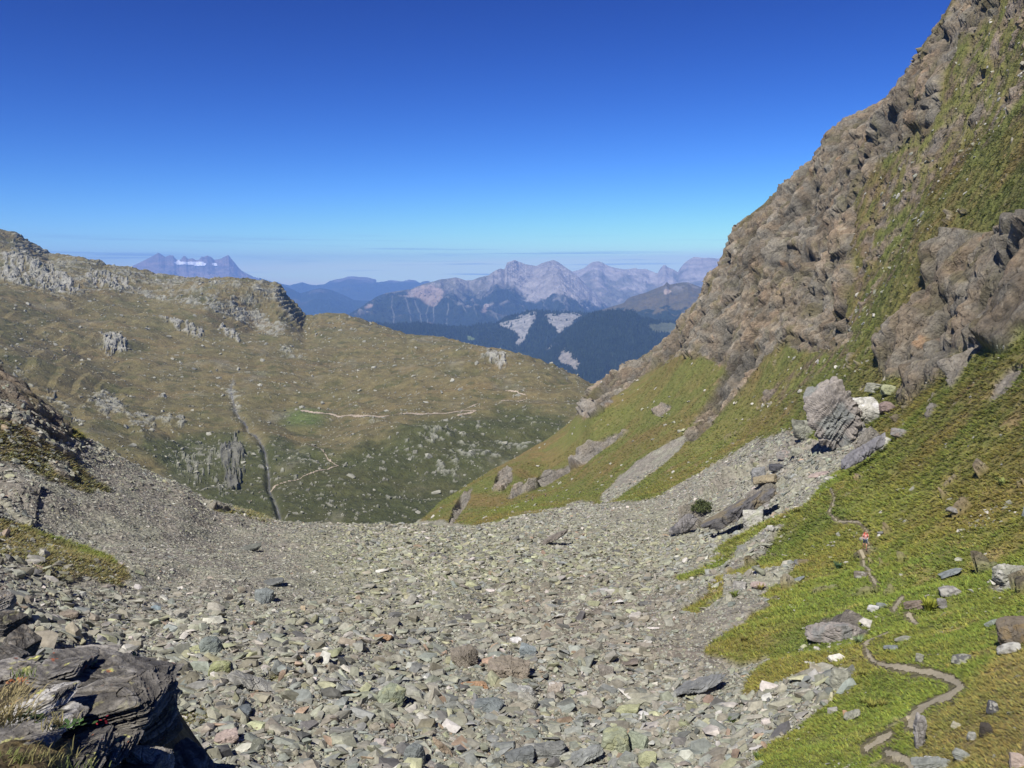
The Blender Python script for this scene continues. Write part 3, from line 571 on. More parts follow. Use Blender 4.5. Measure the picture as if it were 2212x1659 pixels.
# stream ravine
SL = [z1(1370, 950), z1(1350, 1010), z1(1370, 1080), z1(1400, 1160), z1(1440, 1200), z1(1460, 1260), z1(1520, 1310), z1(1560, 1380), z1(1575, 1460), z1(1580, 1540), z1(1610, 1610), z1(1640, 1680), (612, 1120)]
ds = dist_line(SL, M.vx, M.vy)
disp -= 5 * np.exp(-(ds / 8) ** 2) * sstep(1400, 900, M.R)
M.P = M.P0 + Nm * disp[..., None]
M.finish()
c = np.array(MC, float); th, e = ray(c[:, 0], c[:, 1]); te = np.interp(M.th, th, e)
lc = np.log(np.interp(M.th, th, np.array(MCr, float))); win = np.exp(-((M.lr[:, None] - lc[None]) / .2) ** 2)
d = te - np.where(win > .05, M.Ef, -9).max(0); k_ = int(10 * Q); d = np.convolve(np.pad(d, k_, mode='edge'), np.ones(2 * k_ + 1) / (2 * k_ + 1), 'valid')
M.P[..., 2] += d[None] * win * M.R; M.finish()
gc = mix((.170, .142, .066), (.142, .126, .058), sstep(-.3, .4, rm + kn))
gc = mix(gc, (.195, .145, .065), sstep(0, .45, fbm(X / 120 + 9, Y / 40, o=4)) * .6)
gc = mix(gc, (.105, .105, .042), sstep(.05, .45, fbm(X / 70, Y / 70 + 40, o=4) - .3 * kn) * .75)
gc = mix(gc, (.058, .070, .025), grn * (.8 + .15 * rm))
gc = mix(gc, (.065, .075, .028), sstep(.12, .35, fbm(X / 16 + 3, Y / 16, o=3)) * .55)
gc = mix(gc, (.075, .15, .028), samp(M_lush, px_, py_) * .75)
gc = mix(gc, (.25, .235, .17), sstep(.12, .5, fbm(X / 48 + 11, Y / 90, o=5, g=.62)) * .45)
gc = gc * (1 + .12 * (ter - .5) + .40 * rf + .15 * kn)[..., None]
rc = mix((.33, .32, .265), (.27, .27, .22), sstep(-.3, .3, rf)); rc = mix(rc, (.42, .41, .36), cl * .55); rc = mix(rc, (.22, .215, .16), band * sstep(0, .4, rm) * .7)
rc = rc * (1 + .4 * rf)[..., None]
A = mix(gc, rc, rock * .85); A = mix(A, mix((.20, .195, .16), (.10, .10, .10), sstep(-.1, .3, fbm(M.vx / 5, M.vy / 26, o=4, g=.6))), ck * .85)
A = mix(A, (.21, .21, .19), np.exp(-(ds / 3.2) ** 2) * .6)
mat_mid = surf_mat('alpine_meadow', scale=.12, bump=.8, var=.25, dist=4.0, scale2=.22)
M.A = A
mo = npmesh('plateau', M.P.reshape(-1, 3), M.faces(), A.reshape(-1, 3), mat_mid, smooth=False)
TR = [([(650, 897), z2(0, 980), z2(300, 978), z2(480, 965), z2(620, 962), z2(800, 962), z2(880, 970), z2(860, 975), z2(780, 990)], 1.6), ([z2(800, 960), z2(830, 945), z2(900, 930), z2(1000, 905), z2(1100, 885), z2(1160, 875), z2(1150, 855), z2(1100, 838), z2(1000, 826)], 1.3),
      ([z2(150, 1088), z2(120, 1097), z2(180, 1115), z2(265, 1138), z2(150, 1165), z2(20, 1180)], .7), ([z1(1800, 1370), z1(1880, 1395), z1(1940, 1430), z1(1990, 1448), z1(1900, 1475), z1(1820, 1490), z1(1760, 1512), z1(1640, 1535), z1(1580, 1545), z1(1530, 1590), z1(1470, 1640), z1(1450, 1665)], 1.2)]
for L, w_ in TR:
    dd = dist_line(L, M.vx, M.vy) + .8 * fbm(X / 8, Y / 8, o=2)
    ribbon(M, (dd < w_) & (M.R < 1800), .35, 'path', (.43, .36, .27), mat_mid, 'pale gravel track crossing the brown plateau' if w_ > 1.4 else 'pale gravel bend climbing the far plateau right of the long track' if w_ > 1.25 else 'pale zigzag track crossing the stream below the plateau' if w_ > 1 else 'faint thin hairpin path on the plateau between the two tracks', 'track')
ribbon(M, (ds + 2.2 * fbm(X / 12, Y / 12, o=3) < 1.4) & (M.R < 1330) & (M.vy > 830), .4, 'stream', (.15, .15, .155), mat_mid, 'narrow dark stony stream running down its ravine', 'stream', .9)
ribbon(M, (ds + 2.5 * rf < .45) & (M.R < 1300) & (M.vy > 850), .7, 'water', (.62, .66, .7), mat_mid, 'thin white threads of water in the stony stream', 'water')
tag(mo, 'brown alpine plateau with pale rocky ridge and dark green lower slope', 'plateau', kind='structure')
print('mid built', round(time.time() - T0, 1))

# ================================================================== far ranges
def far_range(name, label, crest, rc, r0, foot, rb, zb, nt_, nr_, gul, gsc, colf, mat, jag=.0, pw=1.0, hook=None, lf=None):
    """one range: its crest at distance rc (number or list), its foot at distance r0"""
    c = np.array(crest, float); th, e = ray(c[:, 0], c[:, 1]); th += np.arange(len(th)) * 1e-7
    T = np.linspace(th[0], th[-1], int(nt_ * Q)); ce = np.interp(T, th, e)
    rcs = np.interp(T, th, np.full(len(th), rc, float) if np.isscalar(rc) else np.array(rc, float))
    f = np.array(foot, float); fth, fe = ray(f[:, 0], f[:, 1]); fz = np.interp(T, fth, fe)
    u = np.linspace(0, 1, int(nr_ * Q)); ub = np.linspace(0, 1, max(int(nr_ * .3 * Q), 8))[1:]
    X = []; 
    Rf = r0 + (rcs[None] - r0) * u[:, None]; zc = ce * rcs
    wob = 1 + .0 * T
    Zf = fz * r0 + (zc - fz * r0)[None] * (u[:, None] ** pw)
    Rb = rcs[None] + (rb - rcs[None]) * ub[:, None]; Zb = zc[None] + (zb - zc[None]) * ub[:, None] ** .8
    R = np.concatenate([Rf, Rb]); Zz = np.concatenate([Zf, Zb]); t = np.concatenate([u, 1 + ub])[:, None] * np.ones_like(T)[None]
    Xx = R * np.sin(T)[None]; Yy = R * np.cos(T)[None]
    # gullies run down the flank
    la = T[None] * rcs[None] * np.ones_like(R); h = np.clip(1 - np.abs(1 - t), 0, 1)
    wv = fbm(la / gsc * .35, t * 2.2 + 3, o=3) * gsc * .9
    g = .6 * (ridged((la + wv * 1.6) / gsc, t * 2.4, np.full_like(t, 1.3), o=4, g=.55) - .62) + .75 * (ridged((Xx + wv) / gsc / 1.5, Yy / gsc / 1.5, Zz / gsc / 3, o=5, g=.55) - .62)
    g2 = ridged((la + wv) / gsc * .33 + 5, t * 1.3, np.full_like(t, 4.3), o=3) - .6
    env = np.clip(1.15 - t, 0, 1) ** .45 * np.clip(t * 4, 0, 1); env = np.where(t > 1, np.clip((t - 1) * 3, 0, 1), env)
    Zz = Zz + env * gul * (g * 1.0 + g2 * 1.8) + env * gul * .5 * fbm(Xx / gsc * 2.2, Yy / gsc * 2.2, Zz / gsc * 2, 4, .6)
    Zz = Zz + jag * fbm(la / gsc * 4, t * 6, o=4, g=.65) * np.clip(1 - np.abs(1 - t) * 2, 0, 1) * rc_mean(rcs)
    vx, vy = topix(Xx, Yy, Zz)
    if hook is not None: Zz = hook(Xx, Yy, Zz, vx, vy, t, g)
    # keep the traced crest the highest line of each column
    E = Zz / R; mx = E.max(0); d = ce - mx
    Zz = Zz + d[None] * R * np.exp(-((t - 1) / .35) ** 2)
    E = Zz / R; over = E - ce[None] - jag * .6
    Zz = np.where(over > 0, Zz - over * R, Zz)
    vx, vy = topix(Xx, Yy, Zz)
    A = colf(Xx, Yy, Zz, vx, vy, t, g, la)
    a, b = R.shape; i = np.arange(a * b).reshape(a, b); F = np.stack([i[:-1, :-1], i[:-1, 1:], i[1:, 1:], i[1:, :-1]], -1).reshape(-1, 4)
    P = np.stack([Xx, Yy, Zz], -1)
    o = npmesh(name, P.reshape(-1, 3), F, A.reshape(-1, 3), mat, smooth=False)
    tag(o, label, name.replace('_', ' ').replace('forested hill', 'hill'), kind='structure')
    return o, P, A
def rc_mean(r): return float(np.mean(r))
mat_far = surf_mat('far_rock', scale=.006, bump=.9, var=.30, dist=60, scale2=.014)
mat_hill = surf_mat('far_forest', scale=.02, bump=.7, var=.25, dist=25, scale2=.035)
FOR = (.020, .032, .018)

# A: toothed massif on the left horizon
crA = [(255, 590), (285, 575), (300, 568), (320, 558), (335, 550), (342, 546), (348, 549), (356, 555), (366, 551), (374, 552), (380, 560), (386, 562), (391, 560), (396, 553), (401, 554), (406, 559), (416, 558), (424, 562), (430, 561),
       (436, 554), (441, 555), (448, 552), (457, 556), (463, 561), (474, 560), (480, 557), (488, 553), (494, 551), (499, 558), (506, 566), (514, 577), (524, 586), (536, 592), (548, 598), (575, 606)]
M_snow = poly_mask([zl(z1, [(1015, 250), (1050, 246), (1150, 252), (1225, 256), (1200, 276), (1150, 272), (1100, 264), (1040, 264)]), zl(z1, [(1243, 258), (1268, 262), (1282, 278), (1262, 277)])], 0)
def colA(X, Y, Z, vx, vy, t, g, la):
    b = fbm(X / 900, Y / 900, Z / 120, 4, .6); c_ = mix((.30, .235, .21), (.19, .165, .16), sstep(-.25, .3, b + .5 * g)); return mix(c_, (.10, .09, .10), sstep(.1, .3, -g) * .5)
massif = far_range('mountain', 'jagged purple massif with several teeth above the left ridge on the horizon', crA, 30000, 27000, [(255, 640), (600, 640)], 33000, -1500, 620, 200, 260, 900, colA, mat_far, jag=.0006)
def colS(X, Y, Z, vx, vy, t, g, la): return mix((.88, .89, .92), (.80, .82, .87), sstep(-.2, .3, fbm(X / 300, Y / 300, o=3)))
# glacier: a sheet lying on the massif below its teeth
Pm = massif[1]; vx, vy = topix(Pm[..., 0], Pm[..., 1], Pm[..., 2]); sn = samp(M_snow, vx + 2.5 * fbm(vx / 7, vy / 7, o=2), vy + 1.2 * fbm(vx / 5, vy / 5, o=2)) > .3
ii = np.arange(sn.size).reshape(sn.shape); q = sn[:-1, :-1] & sn[:-1, 1:] & sn[1:, 1:] & sn[1:, :-1]
Fs = np.stack([ii[:-1, :-1], ii[:-1, 1:], ii[1:, 1:], ii[1:, :-1]], -1)[q]
uq, inv = np.unique(Fs, return_inverse=True); Ps = Pm.reshape(-1, 3)[uq].copy(); Ps[:, 2] += 18; Ps[:, 1] -= 25
so = npmesh('glacier', Ps, inv.reshape(Fs.shape), np.tile((.86, .87, .9), (len(Ps), 1)), surf_mat('snow', scale=.003, bump=.2, var=.06, dist=20))
tag(so, 'long white snowfield lying below the teeth of the purple massif', 'glacier', kind='structure')

# B: pale blue distant ranges
crB = [z1(1570, 372), z1(1620, 366), z1(1655, 378), z1(1700, 386), z1(1735, 378), z1(1775, 368), z1(1810, 378), z1(1860, 384), z1(1905, 380), z1(1940, 360), z1(1975, 350), z1(2010, 346), z1(2045, 334), z1(2080, 333), z1(2110, 337),
       z1(2150, 338), z1(2212, 352)] + zl(z2, [(340, 255), (380, 250), (420, 243), (480, 250), (520, 240), (555, 246), (575, 258), (600, 248), (620, 246), (650, 262), (720, 270), (900, 300)])
def colB(X, Y, Z, vx, vy, t, g, la):
    b = fbm(X / 1500, Y / 1500, Z / 300, 4, .6); hi = sstep(612, 604, vy + 8 * b + 14 * g)
    return mix(mix((.03, .045, .03), (.07, .075, .045), sstep(0, .3, b)), mix((.24, .21, .2), (.17, .15, .14), sstep(-.2, .3, b)), hi)
far_range('mountain_range', 'low pale blue range on the horizon left of the big mountains', crB, 33000, 28500, [(560, 650), (1100, 650)], 36500, -1600, 620, 120, 320, 1500, colB, mat_far, jag=.0012)
crB2 = [(560, 600), (598, 612), (625, 622), (650, 634), (668, 628), (690, 622), (715, 626), (740, 636), (765, 648), (800, 650), (900, 660), (1000, 680)]
def colB2(X, Y, Z, vx, vy, t, g, la):
    b = fbm(X / 500, Y / 500, Z / 200, 4, .6); return mix((.016, .032, .018), (.20, .17, .15), sstep(.16, .36, g + .3 * b) * sstep(680, 630, vy) * .55)
far_range('mountain_range', 'blue forested mountain flank behind the left rocky ridge', crB2, 23000, 18000, [(550, 740), (1000, 740)], 27000, -1600, 460, 160, 420, 1800, colB2, mat_far, jag=.0009)

# C2: limestone chain behind on the right
crC2 = zl(z2, [(1250, 260), (1330, 240), (1400, 196), (1440, 187), (1470, 176), (1490, 158), (1515, 143), (1545, 141), (1565, 147), (1580, 158), (1610, 170), (1650, 180), (1690, 184), (1730, 180), (1745, 176), (1760, 184), (1800, 182), (1830, 194), (1865, 206),
               (1880, 180), (1895, 163), (1908, 162), (1925, 176), (1950, 184), (1975, 200), (1990, 176), (2010, 150), (2040, 128), (2065, 117), (2110, 122), (2150, 122), (2190, 126), (2240, 120), (2330, 130), (2500, 160)])
def colC(X, Y, Z, vx, vy, t, g, la):
    b = fbm(X / 700, Y / 700, Z / 90, 5, .6); st_ = .4 * gn3(X / 2500, Y / 2500, Z / 55 + 2 * b)
    c_ = mix((.40, .365, .33), (.28, .255, .235), sstep(-.25, .35, b + .35 * st_)); c_ = mix(c_, (.10, .105, .07), sstep(.05, .4, fbm(X / 500 + 4, Y / 500, Z / 300, 4) + (vy - 590) / 130) * .7)
    return mix(c_, (.46, .40, .35), sstep(.1, .3, g) * .6)
far_range('mountain_range', 'pale limestone chain with a sharp tooth on the right horizon', crC2, 21500, 17500, [(1150, 700), (1700, 700)], 26000, -1500, 620, 260, 330, 1100, colC, mat_far, jag=.0006)
# C1: the twin peaked mountain with streaked forest
crC1 = zl(z2, [(120, 470), (200, 420), (240, 398), (285, 370), (320, 345), (350, 328), (400, 311), (450, 303), (530, 291), (560, 278), (600, 262), (650, 250), (690, 238), (720, 236), (770, 228), (800, 236), (822, 244), (860, 243), (900, 228), (950, 216), (970, 200),
               (990, 188), (1010, 180), (1035, 184), (1048, 148), (1065, 142), (1090, 134), (1110, 142), (1150, 157), (1180, 162), (1210, 166), (1235, 152), (1265, 142), (1300, 134), (1325, 144), (1350, 162), (1385, 186), (1420, 210), (1460, 250), (1500, 290), (1550, 335), (1600, 380), (1680, 430), (1760, 480)])
M_ero = poly_mask([zl(z2, [(270, 380), (330, 370), (330, 392), (270, 405)]), zl(z2, [(490, 300), (600, 272), (720, 290), (700, 340), (660, 400), (600, 370), (560, 340), (510, 330)]), zl(z2, [(895, 420), (950, 360), (960, 370), (920, 430)])], 5)
def streakc(L, vx, vy, wd): return np.exp(-(dist_line(L, vx, vy) / wd) ** 2)
STK = [zl(z2, p) for p in [[(500, 330), (515, 380), (525, 430), (527, 480)], [(530, 310), (560, 380), (580, 430), (583, 480)], [(640, 320), (625, 370), (612, 430), (620, 480)], [(730, 370), (735, 400), (718, 440), (722, 480)], [(425, 330), (425, 380), (437, 430), (438, 480)],
       [(680, 330), (655, 390), (650, 470)], [(780, 340), (810, 380), (830, 420)], [(870, 380), (880, 430), (870, 460)], [(980, 420), (1000, 460)], [(1240, 330), (1250, 380), (1300, 430)], [(1180, 320), (1190, 370)], [(1330, 340), (1380, 400)]]]
def colC1(X, Y, Z, vx, vy, t, g, la):
    zx = (vx - 677.7) * 2.5108; zy = (vy - 508.3) * 2.5108
    b = fbm(X / 420, Y / 420, Z / 300, 5, .6); fine = fbm(X / 110, Y / 110, Z / 110, 3, .6)
    bound = np.interp(zx, [100, 500, 640, 900, 1040, 1120, 1250, 1450, 1600], [330, 290, 340, 330, 290, 325, 325, 370, 400])
    up = sstep(18, -18, zy - bound + 60 * b + 130 * g)
    st_ = .4 * gn3(X / 2500, Y / 2500, Z / 45 + 2 * b)
    hi = mix((.40, .365, .325), (.27, .245, .22), sstep(-.25, .35, b + .4 * st_)); left = sstep(1000, 900, zx + 80 * b)
    hi = mix(hi, mix((.125, .12, .075), (.22, .19, .15), sstep(0, .35, b)), left * .8); hi = mix(hi, (.47, .42, .36), sstep(.12, .32, g + .15 * fine) * .55)
    lo = mix(FOR, (.05, .06, .03), sstep(0, .4, fine + b) * .5); c_ = mix(lo, hi, up)
    s_ = np.zeros_like(vx)
    for L in STK: s_ = np.maximum(s_, streakc(L, vx + 5 * b, vy, 1.15) * sstep(-.4, .2, fine + b))
    er = samp(M_ero, vx + 5 * b, vy + 4 * fine)
    c_ = mix(c_, (.48, .36, .29), sstep(.35, .75, er * .8 + .8 * g + .5 * fine) * .7); c_ = mix(c_, (.36, .34, .30), s_ * .5)
    return mix(c_, (.40, .35, .30), sstep(.17, .32, g + .1 * fine) * (1 - up) * sstep(470, 380, zy) * .6)
far_range('mountain', 'big twin peaked grey mountain with pale erosion gullies above blue forest', crC1, list(np.interp(np.arange(len(crC1)), [0, 8, 20, 27, 60], [15500, 16000, 17000, 18500, 18500])), 12500, [(700, 715), (1000, 720), (1400, 740)], 23000, -1500, 900, 420, 300, 620, colC1, mat_far, jag=.0005)

# E: the grassy dome on the right
crE = zl(z2, [(1480, 440), (1560, 405), (1620, 385), (1680, 368), (1700, 345), (1720, 334), (1760, 322), (1800, 311), (1850, 290), (1900, 271), (1915, 252), (1930, 268), (1960, 262), (2000, 255), (2030, 255), (2060, 266), (2110, 285), (2150, 300), (2300, 360)])
M_erE = poly_mask([zl(z2, [(1660, 345), (1690, 335), (1710, 345), (1640, 368)]), zl(z2, [(1900, 290), (1960, 300), (1900, 330)])], 3)
def colE(X, Y, Z, vx, vy, t, g, la):
    b = fbm(X / 260, Y / 260, Z / 200, 4, .6); c_ = mix((.125, .105, .055), (.085, .08, .045), sstep(-.2, .3, b)); c_ = mix(c_, (.26, .23, .20), sstep(.12, .35, b + .8 * g) * sstep(640, 612, vy) * .8)
    c_ = mix(c_, FOR, sstep(.05, .2, fbm(X / 160 + 5, Y / 160, o=4) + (vy - 668) / 40)); return mix(c_, (.45, .35, .27), sstep(.4, .6, samp(M_erE, vx, vy)) * .8)
far_range('hill', 'rounded grassy brown dome above the forest beside the right cliff', crE, 10500, 8600, [(1200, 715), (1700, 715)], 13500, -1500, 420, 200, 110, 420, colE, mat_hill, jag=.0004)

# D: forested hills
crD1 = zl(z2, [(-250, 420), (200, 470), (440, 482), (470, 478), (520, 479), (560, 474), (600, 476), (650, 488), (700, 489), (740, 496), (790, 493), (850, 496), (880, 486), (900, 480), (950, 476), (990, 478), (1010, 470), (1040, 450), (1080, 435), (1130, 420), (1170, 408), (1200, 403), (1240, 412), (1290, 418),
                (1340, 414), (1400, 418), (1450, 419), (1500, 430), (1560, 470), (1640, 540), (1750, 640)])
M_sc1 = poly_mask([zl(z2, [(1000, 482), (1080, 452), (1200, 404), (1216, 430), (1180, 500), (1150, 560), (1125, 600), (1090, 600), (1115, 545), (1060, 515)]), zl(z2, [(1248, 430), (1340, 414), (1480, 424), (1400, 480), (1320, 552), (1305, 500), (1265, 475)])], 4)
M_md1 = poly_mask([zl(z2, [(830, 540), (880, 560), (880, 580), (830, 570)]), zl(z2, [(800, 505), (850, 510), (830, 520)])], 3)
def colD1(X, Y, Z, vx, vy, t, g, la):
    b = fbm(X / 60, Y / 60, Z / 60, 4, .6); d_ = fbm(X / 220, Y / 220, Z / 220, 4)
    c_ = mix(FOR, (.035, .05, .022), sstep(-.1, .4, b) * .6); s_ = sstep(.42, .66, samp(M_sc1, vx + 7 * d_, vy + 12 * b) * .8 + .75 * b + .5 * g) * .9
    c_ = mix(c_, mix((.38, .365, .335), (.24, .235, .215), sstep(-.2, .3, b)), s_); return mix(c_, (.12, .16, .06), sstep(.4, .6, samp(M_md1, vx, vy + 4 * b)))
D1 = far_range('forested_hill', 'dark forested ridge with a pale bare scarp in front of the twin peaks', crD1, 9300, 7400, [(400, 760), (1000, 800), (1500, 830)], 11500, -1500, 760, 260, 90, 380, colD1, mat_hill, jag=.0002)
crD2 = zl(z2, [(1130, 700), (1230, 640), (1260, 608), (1310, 572), (1350, 535), (1400, 502), (1440, 470), (1480, 440), (1505, 424), (1560, 414), (1620, 410), (1680, 413), (1738, 414), (1760, 440), (1790, 452), (1850, 458), (1900, 466), (1990, 468), (2100, 470), (2300, 480)])
M_sc2 = poly_mask([zl(z2, [(1225, 655), (1280, 600), (1310, 574), (1335, 585), (1300, 630), (1260, 670)]), zl(z2, [(1330, 640), (1370, 600), (1400, 640), (1460, 700), (1440, 760), (1370, 720), (1290, 680)]), zl(z2, [(1700, 545), (1720, 545), (1715, 570), (1695, 570)])], 8)
M_md2 = poly_mask([zl(z2, [(1790, 500), (1900, 470), (1990, 480), (1980, 540), (1880, 530)]), zl(z2, [(1600, 640), (1640, 650), (1630, 680)]), zl(z2, [(1650, 675), (1700, 680), (1680, 705)])], 5)
def colD2(X, Y, Z, vx, vy, t, g, la):
    b = fbm(X / 45, Y / 45, Z / 45, 4, .6); d_ = fbm(X / 200, Y / 200, Z / 200, 4)
    c_ = mix(FOR, (.035, .05, .022), sstep(-.1, .4, b) * .6); s_ = sstep(.5, .62, samp(M_sc2, vx + 6 * d_, vy + 9 * b) * .75 + .42 * b + .35 * g)
    c_ = mix(c_, mix((.36, .32, .27), (.24, .22, .18), sstep(-.2, .3, b)), s_ * .85)
    c_ = mix(c_, (.12, .13, .07), sstep(.42, .6, samp(M_md2, vx + 6 * d_, vy + 5 * b) + .4 * b) * .75); return mix(c_, (.12, .11, .08), sstep(.3, .5, b + .6 * d_) * sstep(690, 760, vy) * .5)
D2 = far_range('forested_hill', 'dark blue forested hillside filling the gap beside the right cliff', crD2, 7600, 5600, [(1100, 880), (1300, 900), (1700, 900)], 9500, -1500, 560, 340, 70, 330, colD2, mat_hill, jag=.0003)

# trees of the far woods: small spires standing on the two forested hills
def spires(P, A, n, h, name, label, seed):
    r = np.random.RandomState(seed); a, b = P.shape[:2]; i = r.randint(0, int(a * .8), n); j = r.randint(0, b, n)
    k = A[i, j].max(1) < .07; i, j = i[k], j[k]; p = P[i, j].copy(); p[:, 0] += r.normal(size=len(p)) * 8; n = len(p)
    hh = h * r.uniform(.6, 1.3, n); w_ = hh * .28; V = np.zeros((n, 5, 3)); V[:] = p[:, None]
    for q_, (dx, dy) in enumerate(((1, 0), (0, 1), (-1, 0), (0, -1))): V[:, q_, 0] += dx * w_; V[:, q_, 1] += dy * w_; V[:, q_, 2] -= 2
    V[:, 4, 2] += hh; b_ = (np.arange(n) * 5)[:, None, None]; F = np.array([[0, 1, 4], [1, 2, 4], [2, 3, 4], [3, 0, 4]])[None] + b_
    cc_ = np.repeat(np.array(FOR)[None] * r.uniform(.6, 1.6, (n, 1)), 5, 0)
    o = npmesh(name, V.reshape(-1, 3), F.reshape(-1, 3), cc_, mat_hill); tag(o, label, 'forest', kind='stuff')
spires(D1[1], D1[2], 26000, 26, 'forest', 'dark conifer forest on the ridge with the pale scarp', 3)
spires(D2[1], D2[2], 30000, 22, 'forest', 'dark conifer forest on the hillside beside the right cliff', 4)
# valley floor reaching the horizon
g_ = np.linspace(0, 2 * math.pi, 97)[:-1]; rr = np.array([3000, 6000, 12000, 20000, 27000, 33000, 37000.]); V = [[0, 0, -1850]]; 
for r in rr:
    for t in g_: V.append([r * math.sin(t), r * math.cos(t), -1850 + (30 * math.sin(t * 7 + r) if r < 36500 else 0)])
Ft = [[0, 1 + k, 1 + (k + 1) % 96, 1 + (k + 1) % 96] for k in range(96)]; V = np.array(V)
Fq = [[1 + a * 96 + k, 1 + (a + 1) * 96 + k, 1 + (a + 1) * 96 + (k + 1) % 96, 1 + a * 96 + (k + 1) % 96] for a in range(len(rr) - 1) for k in range(96)]
vo = npmesh('valley_floor', V[1:], np.array(Fq) - 1, np.tile((.05, .065, .03), (len(V) - 1, 1)), mat_far); tag(vo, 'deep green valley floor reaching to the horizon', 'ground', kind='structure')
print('far built', round(time.time() - T0, 1))

# ================================================================== loose rock
rng = np.random.RandomState(11)
def hull_rock(seed, dims, n=15):
    r = random.Random(seed); bm = bmesh.new()
    for _ in range(n):
        p = [r.uniform(-1, 1) for _ in range(3)]; k = max(abs(p[0]), abs(p[1]), abs(p[2])); q = [c / k for c in p]
        L = math.sqrt(sum(c * c for c in q)); f = (1 / L) ** .45
        bm.verts.new([q[i] * f * dims[i] * .5 for i in range(3)])
    ret = bmesh.ops.convex_hull(bm, input=bm.verts); bmesh.ops.delete(bm, geom=[g for g in ret['geom_interior'] + ret['geom_unused'] if isinstance(g, bmesh.types.BMVert)], context='VERTS')
    bmesh.ops.triangulate(bm, faces=bm.faces); bm.verts.index_update()
    V = np.array([v.co[:] for v in bm.verts]); F = np.array([[v.index for v in f.verts] for f in bm.faces]); bm.free(); return V, F
TPL = [hull_rock(k, (1, random.Random(k).uniform(.45, .9), random.Random(k + 99).uniform(.16, .48)), random.Random(k + 5).choice((9, 11, 13, 15))) for k in range(36)]
PAL = [('grey green', (.28, .28, .215)), ('grey', (.285, .280, .228)), ('brown grey', (.255, .236, .182)), ('blue grey', (.24, .25, .22)), ('pale', (.44, .42, .365)), ('lichen yellow', (.32, .32, .205)), ('rusty', (.33, .25, .175)), ('dark grey', (.13, .13, .12))]
PALC = np.array([c for _, c in PAL])
def frames(nrm, yaw, tilt, trng):
    """rotation matrices: z along the ground normal, tipped and turned at random"""
    n = len(nrm); z = nrm + trng.normal(size=(n, 3)) * tilt[:, None]; z /= np.linalg.norm(z, axis=1)[:, None]
    a = np.stack([np.cos(yaw), np.sin(yaw), np.zeros(n)], 1); x = a - (a * z).sum(1)[:, None] * z; x /= np.linalg.norm(x, axis=1)[:, None]
    return np.stack([x, np.cross(z, x), z], 2)
NP = 430000
fi = rng.uniform(0, 1, NP); lr0, lr1 = math.log(24), math.log(300)
fi = N.fidx(lr0 + fi * (lr1 - lr0)); fj = rng.uniform(45, len(N.th) - 46, NP)
P = N.pt(fi, fj); vx, vy = topix(P[:, 0], P[:, 1], P[:, 2]); s_ = N.pt(fi, fj, N.S); r_ = np.linalg.norm(P[:, :2], axis=1)
br_ = N.pt(fi, fj, brn)
vis = N.pt(fi, fj, N.vis.astype(float)) > .3
fine = np.clip(samp(poly_mask([[(0, 1060), (250, 1000), (600, 1120), (760, 1140), (720, 1300), (420, 1290), (250, 1240), (60, 1120)]], 50), vx, vy) + samp(poly_mask([[(1430, 1330), (1700, 1230), (1720, 1420), (1600, 1520), (1440, 1430)], [(1300, 1090), (1500, 1030), (1600, 1000), (1500, 1130), (1300, 1150)]], 40), vx, vy) * .8, 0, 1)
keep = (rng.uniform(0, 1, NP) < s_ * 1.0 + .5 * br_) & (vx > -60) & (vx < 2280) & (vy < 1750) & vis & (r_ > 25) & (rng.uniform(0, 1, NP) < .62)
fi, fj, P, vx, vy, r_, fine = fi[keep], fj[keep], P[keep], vx[keep], vy[keep], r_[keep], fine[keep]
n = len(P); print('rocks', n)
smin = .0026 * r_ * (1 - .25 * fine) * np.clip(60 / r_, .8, 1.3); U = rng.uniform(0, 1, n) ** (-1 / (2.1 + 1.4 * fine)); s = np.minimum(smin * U, np.interp(vy, [1130, 1300, 1659], [1.5, 1.55, 1.25]) * (1 - .55 * fine) * rng.uniform(.7, 1.1, n))
Nn = N.pt(fi, fj, N.N.reshape(N.P.shape)); yaw = rng.normal(0, .9, n) + rng.choice([0, .4], n)
Rm = frames(Nn, yaw, np.where(rng.uniform(0, 1, n) < .22, rng.uniform(.5, 1.0, n), rng.uniform(.05, .45, n)), rng)
sc = s[:, None] * np.stack([rng.uniform(.9, 1.2, n), rng.uniform(.75, 1.15, n), rng.uniform(.7, 1.3, n)], 1)
li = samp(M_lichen, vx, vy); bs = samp(M_brownS, vx, vy); lowc = sstep(1350, 1560, vy)
pw = np.stack([.30 + 0 * li, .24 + .25 * fine, .16 + .5 * bs + .10 * lowc + .1 * fine, .10 + .22 * lowc, .07 + .04 * fine, .05 + .5 * li, .012 + .012 * lowc, .06 + 0 * li], 1)
pw /= pw.sum(1)[:, None]; ci = (rng.uniform(0, 1, n)[:, None] > pw.cumsum(1)).sum(1).clip(0, 7)
cl_ = PALC[ci] * rng.uniform(.74, 1.24, (n, 1)) * (1 + .022 * rng.normal(size=(n, 3)))
ti = rng.randint(0, len(TPL), n)
proj = s / r_; order = np.argsort(-proj * (vy < 1665) * (vx > 5) * (vx < 2205)); big_i = order[:290]; isbig = np.zeros(n, bool); isbig[big_i] = True
up = P + Nn * (s * .09)[:, None]
VV, FF, CC, off = [], [], [], 0
for k, (tv, tf) in enumerate(TPL):
    q = np.nonzero((ti == k) & ~isbig)[0]
    if not len(q): continue
    v = np.einsum('nij,nkj->nki', Rm[q], tv[None] * sc[q][:, None]) + up[q][:, None]
    VV.append(v.reshape(-1, 3)); FF.append((tf[None] + (np.arange(len(q)) * len(tv))[:, None, None] + off).reshape(-1, 3)); off += len(q) * len(tv)
    c_ = cl_[q][:, None] * (1 + .12 * rng.normal(size=(len(q), len(tv), 1))); CC.append(c_.reshape(-1, 3))
mat_rock = surf_mat('loose_rock', scale=4.0, bump=.55, var=.3, dist=.05, scale2=9)
